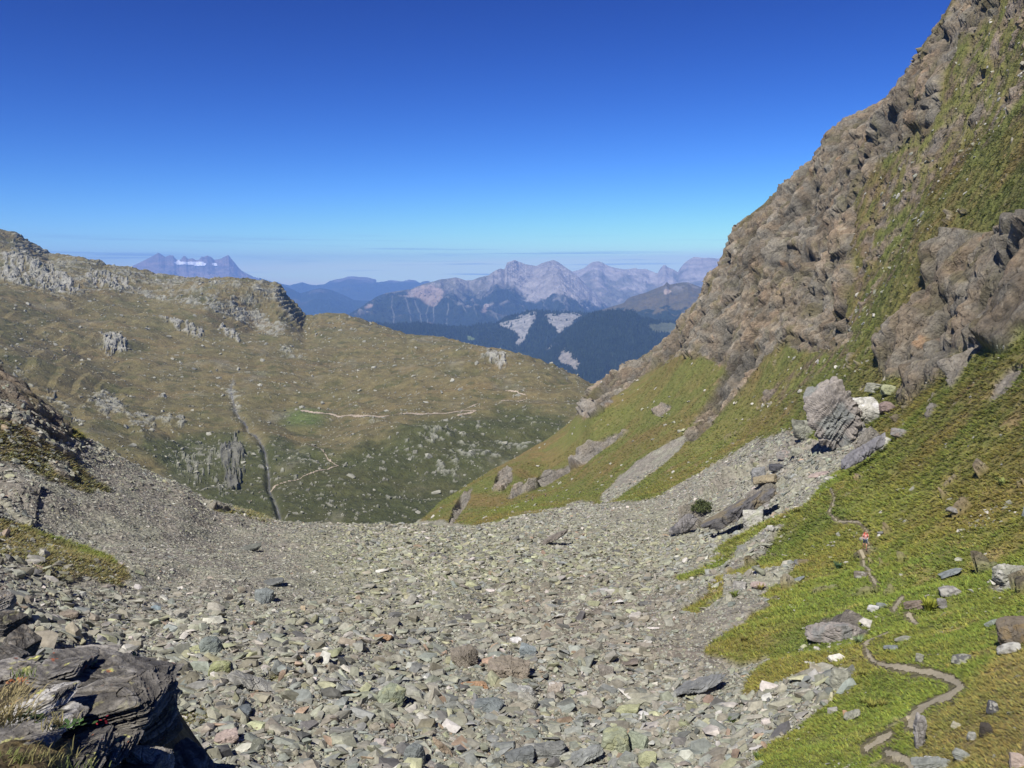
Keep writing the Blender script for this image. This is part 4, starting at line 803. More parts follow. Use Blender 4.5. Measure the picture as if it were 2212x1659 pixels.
so = npmesh('scree', np.concatenate(VV), np.concatenate(FF), np.concatenate(CC), mat_rock); tag(so, 'grey scree of countless broken slabs filling the basin', 'scree', kind='stuff')
LOOSE = []
for q in big_i:
    tv, tf = TPL[ti[q]]
    x_ = (tv * sc[q]) @ Rm[q].T; o = npmesh('rock', x_, tf, np.tile(cl_[q], (len(tv), 1)) * (1 + .12 * rng.normal(size=(len(tv), 1))), mat_rock)
    o.location = up[q].tolist()
    shp = 'flat slab' if (tv[:, 2].max() - tv[:, 2].min()) * sc[q, 2] < .3 * s[q] else 'angular block'
    LOOSE.append((o, vx[q], vy[q], PAL[ci[q]][0], shp, proj[q]))
print('scree', round(time.time() - T0, 1), off)

# ---- scattered stones in the grass (stuff) and grass tussocks
def scatter_tpl(P, Nn, s, cl, tilt, seed, name, mat, label, cat, flat=1.0):
    r = np.random.RandomState(seed); n = len(P); ti = r.randint(0, len(TPL), n); Rm = frames(Nn, r.uniform(0, 6.28, n), np.full(n, tilt), r); VV, FF, CC, off = [], [], [], 0
    for k, (tv, tf) in enumerate(TPL):
        q = np.nonzero(ti == k)[0]
        if not len(q): continue
        v = np.einsum('nij,nkj->nki', Rm[q], tv[None] * (s[q][:, None, None] * np.array([1, 1, flat]))) + (P[q] + Nn[q] * (s[q] * .06)[:, None])[:, None]
        VV.append(v.reshape(-1, 3)); FF.append((tf[None] + (np.arange(len(q)) * len(tv))[:, None, None] + off).reshape(-1, 3)); off += len(q) * len(tv); CC.append(np.repeat(cl[q], len(tv), 0))
    o = npmesh(name, np.concatenate(VV), np.concatenate(FF), np.concatenate(CC), mat); tag(o, label, cat, kind='stuff'); return o
def pick(T_, r0, r1, num, seed):
    r = np.random.RandomState(seed); fi = T_.fidx(math.log(r0) + r.uniform(0, 1, num) * math.log(r1 / r0)); fj = r.uniform(0, len(T_.th) - 1, num) if T_ is not N else r.uniform(45, len(T_.th) - 46, num)
    P = T_.pt(fi, fj); vx, vy = topix(P[:, 0], P[:, 1], P[:, 2]); return r, fi, fj, P, vx, vy, np.hypot(P[:, 0], P[:, 1])
r, fi, fj, P, vx, vy, r_ = pick(N, 26, 480, 70000, 21)
g_ = N.pt(fi, fj, N.G); st_ = fbm(P[:, 0] / 9, P[:, 1] / 9, P[:, 2] / 9, 3); pd_ = N.pt(fi, fj, N.pd)
vm = N.pt(fi, fj, N.vis.astype(float)) > .3
kp = vm & (g_ > .4) & (r.uniform(0, 1, len(P)) < .02 + .8 * sstep(.2, .5, st_) + .25 * samp(M_patchy, vx, vy)) & (vx > -40) & (vx < 2260) & (vy < 1700) & (pd_ > .5)
P, fi, fj, r_, vx, vy = P[kp], fi[kp], fj[kp], r_[kp], vx[kp], vy[kp]; n = len(P); s = np.minimum(.0032 * r_ * r.uniform(0, 1, n) ** (-1 / 2.6), .9 + r_ / 250)
cl = PALC[r.choice([0, 1, 2, 4, 5], n, p=[.3, .2, .15, .3, .05])] * r.uniform(.8, 1.3, (n, 1))
scatter_tpl(P, N.pt(fi, fj, N.N), s, cl, .3, 5, 'stones', mat_rock, 'small pale stones strewn over the grass slopes', 'stones'); print('stones', n)
# plateau boulders too many to count
r, fi, fj, P, vx, vy, r_ = pick(M, 560, 2400, 60000, 22)
kp = (r.uniform(0, 1, len(P)) < .12 + .8 * M.pt(fi, fj, rock) + .25 * M.pt(fi, fj, np.clip(rm * 2, 0, 1))) & (vx > -40) & (vx < 1400); P, fi, fj, r_ = P[kp], fi[kp], fj[kp], r_[kp]; n = len(P)
s = np.minimum(.0012 * r_ * r.uniform(0, 1, n) ** (-1 / 2.4), 9); cl = np.array([.29, .285, .23]) * r.uniform(.7, 1.25, (n, 1))
scatter_tpl(P, M.pt(fi, fj, M.N), s, cl, .3, 6, 'boulders', mat_rock, 'pale boulders strewn over the brown plateau', 'boulders', 1.4); print('plateau boulders', n)

# tussocks: bunches of blades leaning down the slope
def tussocks(T_, r0, r1, num, seed, cond, k0, smn, smx, name, label, nb=5, bright=1.0):
    r, fi, fj, P, vx, vy, r_ = pick(T_, r0, r1, num, seed); kp = cond(r, fi, fj, P, vx, vy, r_); P, fi, fj, r_ = P[kp], fi[kp], fj[kp], r_[kp]; n = len(P)
    Nn = T_.pt(fi, fj, T_.N); A_ = T_.pt(fi, fj, T_.A); s = np.clip(k0 * r_, smn, smx) * r.uniform(.6, 1.4, n)
    V = np.zeros((n, nb, 3, 3)); down = np.stack([Nn[:, 0], Nn[:, 1], 0 * Nn[:, 0]], 1)
    for b in range(nb):
        a = r.uniform(0, 6.28, n); d = np.stack([np.cos(a), np.sin(a), 0 * a], 1); side = np.stack([-np.sin(a), np.cos(a), 0 * a], 1)
        c = P + d * (s * r.uniform(0, .5, n))[:, None]; c[:, 2] -= .02 - (down * d).sum(1) * 0
        V[:, b, 0] = c - side * (s * .17)[:, None]; V[:, b, 1] = c + side * (s * .17)[:, None]
        V[:, b, 2] = c + d * (s * r.uniform(.2, .9, n))[:, None] + Nn * (s * r.uniform(.25, .7, n))[:, None] + down * (s * .5)[:, None]
    F = np.arange(n * nb * 3).reshape(-1, 3); hue = r.uniform(0, 1, (n, 1))
    cl = A_ * (1 + .22 * r.normal(size=(n, 1))).clip(.5, 1.7) * 1.4; cl = cl * (1 + (hue - .5) * np.array([.35, .05, -.1]))
    o = npmesh(name, V.reshape(-1, 3), F, np.repeat(cl, nb * 3, 0), mat_grass); tag(o, label, 'grass', kind='stuff'); print(name, n)
mat_grass = surf_mat('grass', scale=2.0, bump=.0, var=.15, dist=.01, rough=.8)
def cN(r, fi, fj, P, vx, vy, r_): return (N.pt(fi, fj, N.vis.astype(float)) > .3) & (N.pt(fi, fj, N.G) > r.uniform(.3, .8, len(P))) & (vx > -60) & (vx < 2290) & (vy < 1760) & (N.pt(fi, fj, N.pd) > .24)
tussocks(N, 24, 420, 520000, 31, cN, .0036, .10, .6, 'grass', 'tufty green and brown alpine grass on the near slopes', 4)
print('grass', round(time.time() - T0, 1))

# ================================================================== single boulders and outcrops
def ico(sub):
    bm = bmesh.new(); bmesh.ops.create_icosphere(bm, subdivisions=sub, radius=1); bm.verts.index_update()
    V = np.array([v.co[:] for v in bm.verts]); F = np.array([[v.index for v in f.verts] for f in bm.faces]); bm.free(); return V, F
ICO = {k: ico(k) for k in (4, 5, 6, 7)}
def rock_shape(seed, dims, sub=5, nplanes=13, round_=.06, rough=.05, strata=None, sk=.05, sfreq=14):
    """angular block: the common inside of many random planes, edges eased, surface broken by noise and bedding"""
    r = np.random.RandomState(seed); D, F = ICO[sub]
    n = r.normal(size=(nplanes, 3)); n /= np.linalg.norm(n, axis=1)[:, None]; n = np.concatenate([n, np.eye(3) + .12 * r.normal(size=(3, 3)), -np.eye(3) + .12 * r.normal(size=(3, 3))]); n /= np.linalg.norm(n, axis=1)[:, None]
    h = np.concatenate([r.uniform(.80, 1.12, nplanes), r.uniform(.82, .95, 6)])
    q = h[None] / np.maximum(D @ n.T, .04); k = 1 / round_
    rad = -np.log(np.exp(-k * q).sum(1)) / k; rad = np.clip(rad, .3, 1.6)
    P = D * rad[:, None]; d = np.array(dims) * .5; X, Y, Z = (P * d).T; m = max(dims)
    o = seed * 3.7
    e = rough * m * (fbm(X / m * 3 + o, Y / m * 3, Z / m * 3, 5, .6)) + rough * .8 * m * (ridged(X / m * 6, Y / m * 6 + o, Z / m * 6, o=4) - .6)
    e = e - .035 * m * np.exp(-(gn3(X / m * 4.5 + o, Y / m * 4.5, Z / m * 4.5) / .05) ** 2) + .012 * m * fbm(X / m * 22, Y / m * 22, Z / m * 22 + o, 4, .65)
    if strata is not None:
        s = np.array(strata, float); s /= np.linalg.norm(s); t = X * s[0] + Y * s[1] + Z * s[2]
        tt = t / m * sfreq + .55 * fbm(X / m * 2.5, Y / m * 2.5, Z / m * 2.5 + o, 4)
        lay = gn3(tt * 1.0, X / m * 1.5 + o, Y / m * 1.5) + .6 * gn3(tt * 2.7, X / m * 2.5, Y / m * 2.5 + o) + .35 * gn3(tt * 6.1, X / m * 4, Z / m * 4)
        e = e + sk * m * (lay + .35 * np.sign(lay) * np.abs(lay) ** .3) * (1 - .6 * sstep(.5, .9, D[:, 2]))
    else: lay = fbm(X / m * 5, Y / m * 5, Z / m * 5 + o, 3)
    P = P * d; P = P + (P / (np.linalg.norm(P, axis=1)[:, None] + 1e-9)) * e[:, None]
    return P, F, lay
def rot(rx, ry, rz):
    return np.array(Matrix.Rotation(rz, 3, 'Z') @ Matrix.Rotation(ry, 3, 'Y') @ Matrix.Rotation(rx, 3, 'X'))
GR = (.27, .27, .215); GY = (.235, .225, .205); BR = (.215, .175, .14); BL = (.20, .22, .21); PA = (.40, .39, .34); LI = (.33, .34, .20); OR = (.38, .25, .15); DK = (.085, .085, .09); PK = (.37, .30, .26); WH = (.58, .57, .54)
mat_boulder = surf_mat('boulder', scale=1.6, bump=.7, var=.35, dist=.12, scale2=3.5)
BOULDERS = []
def boulder(vx, vb, wv, hv, c, label, tilt=0, dep=.8, c2=None, strata=None, sub=5, seed=None, sink=.14, name='boulder', r=None, rough=.045, flat=None, group=None, sk=.032):
    """vx, vb: middle of the base; wv, hv: seen width and height on the 2212 px view; tilt leans it sideways (degrees)"""
    if vx > 1830 and vb > 1150 and vx != 1989: wv, hv, sink = wv * .82, hv * .82, max(sink, .26)
    if vx < 1720 and vb > 1160: hv, sink = hv * .76, max(sink, .28)
    P, nrm, ij = N.at(vx, vb); R = math.hypot(P[0], P[1]) if r is None else r; k = R / (FPX * VS) * math.sqrt(1 + (P[2] / R) ** 2)
    w_, h_ = wv * k, hv * k; h_ *= 1.0 if flat is None else flat
    seed = seed or int(vx * 7 + vb)
    a = math.radians(tilt); L = w_; 
    if tilt: L = min(w_ / max(math.cos(a), .5), math.hypot(w_, h_)); h2 = max(h_ - abs(math.sin(a)) * L * .75, .30 * h_)
    else: h2 = h_
    V, F, lay = rock_shape(seed, (L * 1.08, dep * max(w_, h_ * .6), h2 * 1.18 / (1 - sink * .5)), sub, rough=rough, strata=strata, sk=sk)
    V = V @ rot(0, -a, math.atan2(P[0], P[1]) * -1 + random.Random(seed).uniform(-.25, .25)).T
    V[:, 2] -= V[:, 2].min() + sink * h_
    cc_ = np.array(c, float)[None] * (1 + .30 * np.clip(lay, -.9, .9))[:, None]
    m = max(w_, h_); nz = fbm(V[:, 0] / m * 3 + seed, V[:, 1] / m * 3, V[:, 2] / m * 3, 4)
    if c2 is not None: cc_ = mix(cc_, c2, sstep(0, .25, nz) * .85)
    else: cc_ = cc_ * (1 + .4 * nz)[:, None]
    o = npmesh(name, V, F, cc_, mat_boulder, smooth=False); o.location = P.tolist()
    tag(o, label, name.replace('_', ' '), group); BOULDERS.append((vx, vb - hv * .4, label)); return o
# on the right-hand slope
boulder(1802, 968, 84, 160, (.25, .225, .195), 'huge brown leaning boulder, the tallest, on the grass below the right crag', tilt=28, dep=.8, c2=(.20, .21, .19), strata=(-.5, .2, .8), sub=6, sink=.06, rough=.06)
boulder(1860, 917, 70, 54, PA, 'pale whitish boulder beside the huge leaning boulder', c2=WH, sub=6)
boulder(1889, 846, 38, 20, GR, 'flat grey green slab just above the pale whitish boulder', tilt=-8)
boulder(1920, 852, 30, 18, LI, 'small lichened block between the flat slab and the right crag')
boulder(1738, 946, 46, 38, GR, 'dark undercut boulder left of the huge leaning boulder', c2=(.11, .11, .09), sub=6)
boulder(1853, 942, 40, 18, GY, 'flat grey rock just below the pale whitish boulder')
boulder(1868, 1010, 78, 56, (.17, .165, .165), 'sloping dark grey slab bordering the top of the smooth grass', tilt=38, strata=(-.6, 0, .8), sub=6, dep=.6)
boulder(1908, 972, 32, 24, PA, 'pale block at the upper end of the sloping dark slab')
boulder(1946, 944, 32, 17, GY, 'pair-like grey rock in the grass right of the sloping slab', c2=BR)
boulder(1915, 892, 32, 20, (.22, .17, .15), 'purplish brown rock right of the pale whitish boulder')
boulder(1606, 1138, 150, 62, (.115, .11, .105), 'long dark schist fin lying diagonally on the scree', tilt=34, c2=(.20, .165, .10), strata=(-.55, 0, .83), sub=6, dep=.5, rough=.06, name='rock_outcrop')
boulder(1627, 1140, 40, 36, PA, 'large pale yellowish block below the dark schist fin', c2=(.38, .39, .29), sub=6)
boulder(1480, 1152, 38, 56, (.20, .19, .18), 'upright dark grey schist boulder left of the round green shrub', tilt=48, strata=(-.8, 0, .5), sub=6, c2=DK, name='rock_outcrop')
boulder(1638, 1040, 30, 28, (.22, .22, .21), 'smooth grey boulder above the dark schist fin')
boulder(1664, 1045, 48, 20, (.27, .23, .15), 'overhanging brownish slab with a shadow beneath, above the fin', tilt=10)
boulder(1765, 1031, 42, 14, PK, 'flat pinkish slab near the top of the footpath', tilt=15)
boulder(1790, 1042, 20, 12, PA, 'small pale rock beside the top of the footpath')
boulder(1677, 1018, 28, 15, DK, 'dark grey hump at the head of the talus')
boulder(1690, 990, 26, 16, GY, 'grey rock below the huge leaning boulder, left side', c2=PK)
boulder(1722, 985, 30, 14, GR, 'flat greenish slab below the dark undercut boulder')
boulder(1190, 1176, 62, 38, (.17, .15, .125), 'dark brown pointed slab near the far edge of the scree', tilt=32, strata=(-.5, 0, .8), dep=.5, sub=6)
boulder(1596, 1270, 28, 18, GY, 'pale grey rock on the thin scree tongue', c2=PA)
boulder(1634, 1267, 28, 12, PK, 'pinkish flat rock right of the pale grey one')
boulder(1719, 1256, 30, 12, BL, 'bluish slab lying in the grass below the hiker', tilt=26)
boulder(1672, 1147, 14, 8, PA, 'small pale rock where the scree tongue meets the grass')
boulder(1792, 1382, 96, 46, (.27, .245, .22), 'broad flat grey outcrop in the grass left of the path bend', tilt=12, dep=.5, sub=6, c2=(.20, .205, .19), name='rock_outcrop', rough=.06)
boulder(1822, 1484, 36, 32, GR, 'stack of grey green blocks left of the path bend')
boulder(1844, 1552, 36, 26, GR, 'leaning grey green slab with a rusty rock beside it', tilt=30, strata=(-.6, 0, .8))
boulder(1828, 1548, 10, 10, OR, 'small rusty orange stone wedged beside the leaning slab')
boulder(1991, 1430, 18, 16, GR, 'small greenish rock inside the path bend')
boulder(2074, 1431, 36, 18, GR, 'fractured grey rock above the corner of the path', c2=DK)
boulder(1952, 1384, 36, 16, GR, 'low greenish slab inside the upper path bend', tilt=22)
boulder(1930, 1402, 34, 10, BL, 'thin bluish slab beside the upper path bend', tilt=12)
boulder(1989, 1612, 20, 58, (.30, .285, .26), 'upright pale standing stone below the footpath', dep=.9, c2=(.16, .15, .14), sub=6, strata=(.9, 0, .2))
boulder(2010, 1662, 72, 36, (.22, .23, .205), 'large grey green slab at the bottom edge near the standing stone', tilt=14, sub=6, strata=(-.3, 0, .9), dep=.5)
boulder(2070, 1642, 38, 24, (.24, .25, .22), 'layered oval grey rock right of the large bottom slab', tilt=-14, strata=(-.3, 0, .9), sub=6)
boulder(2001, 1650, 16, 16, WH, 'small white stone wedged on the large bottom slab')
boulder(2200, 1656, 30, 28, PK, 'pinkish pale rock in the bottom right corner')
boulder(2180, 1412, 48, 30, (.45, .44, .38), 'white lichened rock on the brown outcrop at the right edge', tilt=25, c2=(.2, .19, .17))
boulder(2190, 1392, 70, 46, (.16, .135, .10), 'dark brown rock bulging from the right edge above the white rock', c2=(.20, .15, .08), sub=6, name='rock_outcrop')
boulder(2068, 1572, 20, 12, (.40, .38, .28), 'small cream stone right of the standing stone')
boulder(2096, 1598, 20, 20, (.30, .30, .27), 'grey stone at the mouth of the dark hollow')
boulder(2128, 1590, 30, 26, (.06, .052, .042), 'dark brown block standing in for the shaded hollow at lower right', sub=5)  # near-black block put in for the shade inside a cavity
boulder(2143, 1540, 26, 28, DK, 'dark split rock above the black hollow', c2=PA)
boulder(1975, 1312, 46, 24, BR, 'brown layered rock beside the path with a yellow plant', strata=(-.3, 0, .9), sub=6, tilt=12)
boulder(2030, 1312, 20, 20, GY, 'small upright grey rock right of the yellow plant')
boulder(2048, 1286, 46, 20, GY, 'broken pale rocks above the yellow plant', c2=PA)
boulder(2044, 1242, 44, 20, BL, 'long bluish slab in the grass right of the hiker', tilt=26)
boulder(2168, 1258, 66, 34, GR, 'heap of grey blocks in the grass at the right edge', c2=PA, sub=6, rough=.09)
boulder(2196, 1238, 22, 14, GY, 'small grey block crowning the heap at the right edge')
boulder(2140, 1352, 24, 22, (.26, .29, .24), 'leaning greenish oblong stone in the right grass', tilt=40)
boulder(1884, 1320, 24, 14, WH, 'whitish stone in the grass below the footpath gap')
boulder(1902, 1312, 24, 10, BL, 'thin bluish stone beside the whitish one')
boulder(1852, 1250, 30, 18, (.17, .15, .12), 'dark brown rock left of the path below the hiker', c2=PA)
boulder(1862, 1167, 17, 8, (.34, .31, .26), 'flat stepping stone on the path beside the hiker', sink=.3)
boulder(1897, 1158, 7, 5, (.75, .73, .66), 'bright white pebble-sized stone right of the hiker')
boulder(1905, 1151, 24, 7, GY, 'low grey stone behind the bright white one', tilt=14)
boulder(2212, 1115, 12, 16, BL, 'smooth blue grey rock cut by the right edge')
boulder(2060, 1106, 20, 8, GY, 'small flat rock high in the smooth grass')
# on the scree
boulder(1024, 1487, 56, 17, OR, 'bright orange slab lying in the near middle of the scree', dep=.5, sub=6, c2=(.33, .19, .10))
boulder(823, 1382, 44, 12, OR, 'smaller orange slab farther back on the scree', dep=.5)
boulder(1115, 1395, 26, 22, WH, 'bright white block in the middle of the scree')
boulder(1002, 1436, 54, 40, (.215, .19, .15), 'rounded brown mound of schist left of the white block', c2=(.16, .14, .11), sub=6, strata=(.6, 0, .6), sink=.3, name='rock_outcrop')
boulder(1098, 1460, 88, 36, (.225, .195, .15), 'brown crumbly mound below the white block', c2=(.27, .23, .18), sub=6, strata=(.7, 0, .5), sink=.3, name='rock_outcrop', rough=.07)
boulder(1140, 1420, 36, 36, (.21, .24, .24), 'blue grey block right of the brown crumbly mound')
boulder(1054, 1531, 58, 26, (.165, .185, .18), 'dark blue grey boulder below the orange slab')
boulder(842, 1523, 52, 52, (.24, .265, .19), 'big grey green boulder with yellow lichen left of the orange slab', c2=LI, sub=6)
boulder(1500, 1500, 108, 52, (.20, .205, .195), 'very large tilted grey slab at the right side of the scree', tilt=28, dep=.5, sub=6, strata=(-.5, 0, .85))
boulder(1349, 1548, 50, 28, LI, 'overhanging yellow lichened slab with a dark shadow below', tilt=8, dep=.6)
boulder(1386, 1549, 26, 12, WH, 'small white slab right of the yellow lichened one')
boulder(1328, 1622, 58, 54, (.27, .29, .20), 'large lichened pointed boulder near the bottom edge', c2=LI, sub=6)
boulder(1376, 1618, 42, 40, (.27, .30, .22), 'second lichened boulder touching the pointed one')
boulder(1396, 1658, 36, 30, LI, 'yellow green block at the bottom edge right of the lichened pair')
boulder(1187, 1636, 64, 38, (.19, .195, .18), 'broad grey slab pile at the bottom edge left of the lichened pair', sub=6, strata=(0, .2, 1))
boulder(1260, 1644, 74, 44, (.24, .25, .23), 'long grey slab rising to the right at the bottom edge', tilt=24, sub=6, strata=(-.4, 0, .9))
boulder(1122, 1650, 58, 42, (.15, .16, .155), 'dark grey slab at the bottom edge of the scree', tilt=12, sub=6)
boulder(892, 1648, 38, 44, (.20, .22, .21), 'rounded bluish boulder at the bottom edge')
boulder(957, 1628, 42, 44, (.31, .25, .18), 'tan slab tipped steeply to the left', tilt=-48, dep=.35)
boulder(1008, 1612, 36, 18, (.115, .125, .12), 'dark layered slab right of the tan one', strata=(0, 0, 1))
boulder(541, 1189, 42, 24, (.13, .135, .115), 'dark lone boulder on the fine left scree', tilt=14)
boulder(572, 1300, 36, 30, BL, 'bluish block on the left part of the scree floor')
boulder(453, 1410, 44, 36, (.19, .215, .19), 'grey green boulder above the yellow lichened one', c2=(.13, .15, .15))
boulder(473, 1455, 42, 30, (.27, .29, .14), 'yellow lichened boulder left of the long split slab', c2=LI)
boulder(543, 1489, 98, 46, (.29, .285, .25), 'long pale split slab pointing down to the right', tilt=-26, dep=.5, sub=6, strata=(.4, 0, .9))
boulder(395, 1482, 54, 38, (.16, .15, .11), 'dark tilted slab beside the foreground outcrop', tilt=26)
boulder(520, 1546, 46, 17, (.11, .125, .13), 'flat blackish blue boulder below the long split slab')
boulder(484, 1602, 46, 22, PK, 'pink topped rock near the bottom left of the scree')
boulder(149, 1331, 34, 20, (.23, .195, .155), 'brown rounded block on the left of the scree', tilt=-8)
boulder(335, 1322, 20, 15, (.21, .26, .27), 'small pale blue block left of the scree centre')
boulder(418, 1408, 26, 16, LI, 'small yellow green block left of the grey green boulder')
boulder(590, 1262, 44, 16, (.14, .145, .135), 'thin dark slab above the bluish block', tilt=10)
boulder(1355, 1435, 40, 18, (.17, .145, .12), 'dark brown slab right of the scree centre', tilt=20)
boulder(1310, 1462, 28, 34, (.23, .21, .18), 'upright grey brown block right of the brown crumbly mound')
boulder(1200, 1500, 36, 32, (.32, .28, .23), 'pale quartz-veined block right of the orange slab', c2=WH)
boulder(1130, 1500, 44, 24, (.36, .36, .33), 'whitish grey block just right of the orange slab')
boulder(1140, 1530, 40, 36, (.31, .30, .25), 'rounded pale beige block below the whitish grey block')
# on the plateau's near slope seen from afar: none are large enough to stand alone
# round green shrub on the talus
def shrub(vx, vb, wv, hv, label, seed):
    P, nn, ij = N.at(vx, vb); R = math.hypot(P[0], P[1]); k = R / (FPX * VS); w_, h_ = wv * k, hv * k; r = np.random.RandomState(seed); n = 2600
    root = empty('shrub', (float(P[0]), float(P[1]), float(P[2]) - .1)); tag(root, label, 'shrub')
    d = r.normal(size=(n, 3)); d[:, 2] = abs(d[:, 2]); d /= np.linalg.norm(d, axis=1)[:, None]; rad = r.uniform(.75, 1.02, n) * (1 + .5 * gn3(d[:, 0] * 2.5, d[:, 1] * 2.5, d[:, 2] * 2.5 + seed)) * np.where(r.uniform(0, 1, n) < .12, 1.18, 1)
    c = d * rad[:, None] * np.array([w_ * .52, w_ * .45, h_]); s = w_ * .035; V = c[:, None] + r.normal(size=(n, 3, 3)) * s
    npmesh('foliage', V.reshape(-1, 3), np.arange(n * 3).reshape(-1, 3), np.repeat(np.array([[.07, .085, .03]]) * r.uniform(.6, 1.6, (n, 1)), 3, 0), mat_grass, parent=root)
    V, F = [], []
    for q in range(7):
        a = q * .9; e_ = np.array([math.cos(a) * w_ * .38, math.sin(a) * w_ * .3, h_ * .7]); b = len(V)
        for t, rr_ in ((0, .05), (1, .015)):
            for z_ in range(4): V.append(e_ * t + np.array([math.cos(z_ * 1.57) * rr_ * w_, math.sin(z_ * 1.57) * rr_ * w_, 0]))
        F += [[b + z_, b + (z_ + 1) % 4, b + 4 + (z_ + 1) % 4, b + 4 + z_] for z_ in range(4)]
    npmesh('stem', np.array(V), np.array(F), np.tile((.09, .06, .04), (len(V), 1)), mat_grass, parent=root)
shrub(1522, 1101, 38, 21, 'round dark green shrub on the talus above the upright schist boulder', 2)
# leafy plants in the grass
def plant(vx, vb, hv, c, label, seed, nb=46, wide=1.0, T_=None, name='alpine_plant'):
    P, nn, ij = N.at(vx, vb); R = math.hypot(P[0], P[1]); k = R / (FPX * VS); h_ = hv * k; r = np.random.RandomState(seed)
    root = empty(name, (float(P[0]), float(P[1]), float(P[2]) - .02)); tag(root, label, 'plant', 'leafy plants in the grass')
    V = np.zeros((nb, 4, 3)); a = r.uniform(0, 6.28, nb); o_ = r.uniform(.2, 1, nb) * wide; d = np.stack([np.cos(a), np.sin(a), 0 * a], 1); sd_ = np.stack([-np.sin(a), np.cos(a), 0 * a], 1)
    base = d * (h_ * .25 * r.uniform(0, 1, nb))[:, None]; tip = base + d * (h_ * .7 * o_)[:, None]; tip[:, 2] += h_ * r.uniform(.5, 1.1, nb); mid = base + d * (h_ * .28 * o_)[:, None]; mid[:, 2] += h_ * .5
    V[:, 0] = base; V[:, 1] = mid + sd_ * h_ * .09; V[:, 2] = tip; V[:, 3] = mid - sd_ * h_ * .09
    npmesh('leaves', V.reshape(-1, 3), np.arange(nb * 4).reshape(-1, 4), np.repeat(np.array(c)[None] * r.uniform(.7, 1.35, (nb, 1)), 4, 0), mat_grass, parent=root)
plant(2001, 1318, 26, (.26, .28, .04), 'bright yellow green leafy plant between two rocks by the path', 3, 90)
for q_, (x, y, h, c, lab) in enumerate([(1870, 1462, 16, (.20, .20, .05), 'yellowish fern just left of the path bend'), (1885, 1530, 20, (.22, .22, .05), 'large yellow fern patch below the path bend'), (1868, 1520, 16, (.19, .21, .05), 'yellow fern left of the large fern patch'),
      (1905, 1525, 15, (.21, .2, .05), 'yellow fern right of the large fern patch'), (1590, 1290, 16, (.14, .17, .04), 'green leafy clump at the tip of the scree tongue'), (1640, 1275, 15, (.2, .17, .05), 'tawny leafy clump above the scree tongue'),
      (1672, 1280, 14, (.2, .19, .05), 'yellowish leafy clump right of the tawny one'), (1808, 1228, 16, (.06, .11, .05), 'dark bluish green plant left of the path'), (1858, 1390, 18, (.16, .21, .11), 'silvery green plant beside the broad flat outcrop'),
      (1605, 1385, 14, (.20, .18, .05), 'yellow clump where scree and grass meet'), (1580, 1560, 14, (.11, .16, .04), 'green clump at the lower scree border'), (1640, 1640, 16, (.10, .15, .04), 'green clump at the bottom of the scree border'),
      (1726, 1108, 14, (.2, .2, .06), 'yellowish clump near the top scree border'), (2165, 1048, 16, (.22, .26, .08), 'pale green fan plant in the right grass')]):
    plant(x, y, h, c, lab, 40 + q_, 34, 1.3)
print('boulders', round(time.time() - T0, 1))

# the loose rocks are told apart by colour, form and the nearest boulder that stands out
import re
def short(l): return re.split(r' (?:in|on|with|beside|below|left|right|at|lying|near|touching|tipped|above|pointing|rising|just|farther|wedged|from|of|where|inside|under|between) ', l)[0]
cands = [(x, y, short(l)) for x, y, l in BOULDERS if y > 1100 and x < 1700]
seen = {}
for o, x, y, c, shp, pj in sorted(LOOSE, key=lambda t: -t[5]):
    near_b = sorted(cands, key=lambda b: math.hypot(b[0] - x, (b[1] - y) * 1.5)); done = False
    for bx_, by_, nm in near_b[:3]:
        dx, dy = x - bx_, (y - by_) * 1.5; far_ = math.hypot(dx, dy)
        rel = ('right of' if dx > 0 else 'left of') if abs(dx) > 2 * abs(dy) else ('below' if dy > 0 else 'above') if abs(dy) > 2 * abs(dx) else ('below and right of' if dx > 0 else 'below and left of') if dy > 0 else ('above and right of' if dx > 0 else 'above and left of')
        lb = '%s %s %s the %s' % (c, shp, ('just ' if far_ < 60 else '') + rel, nm)
        if lb not in seen: done = True; break
    if not done:
        for pre in ('second largest', 'smaller', 'third largest', 'smallest'):
            if pre + ' ' + lb not in seen: lb = pre + ' ' + lb; break
    seen[lb] = 1; tag(o, lb, 'rock', 'loose rocks on the scree')

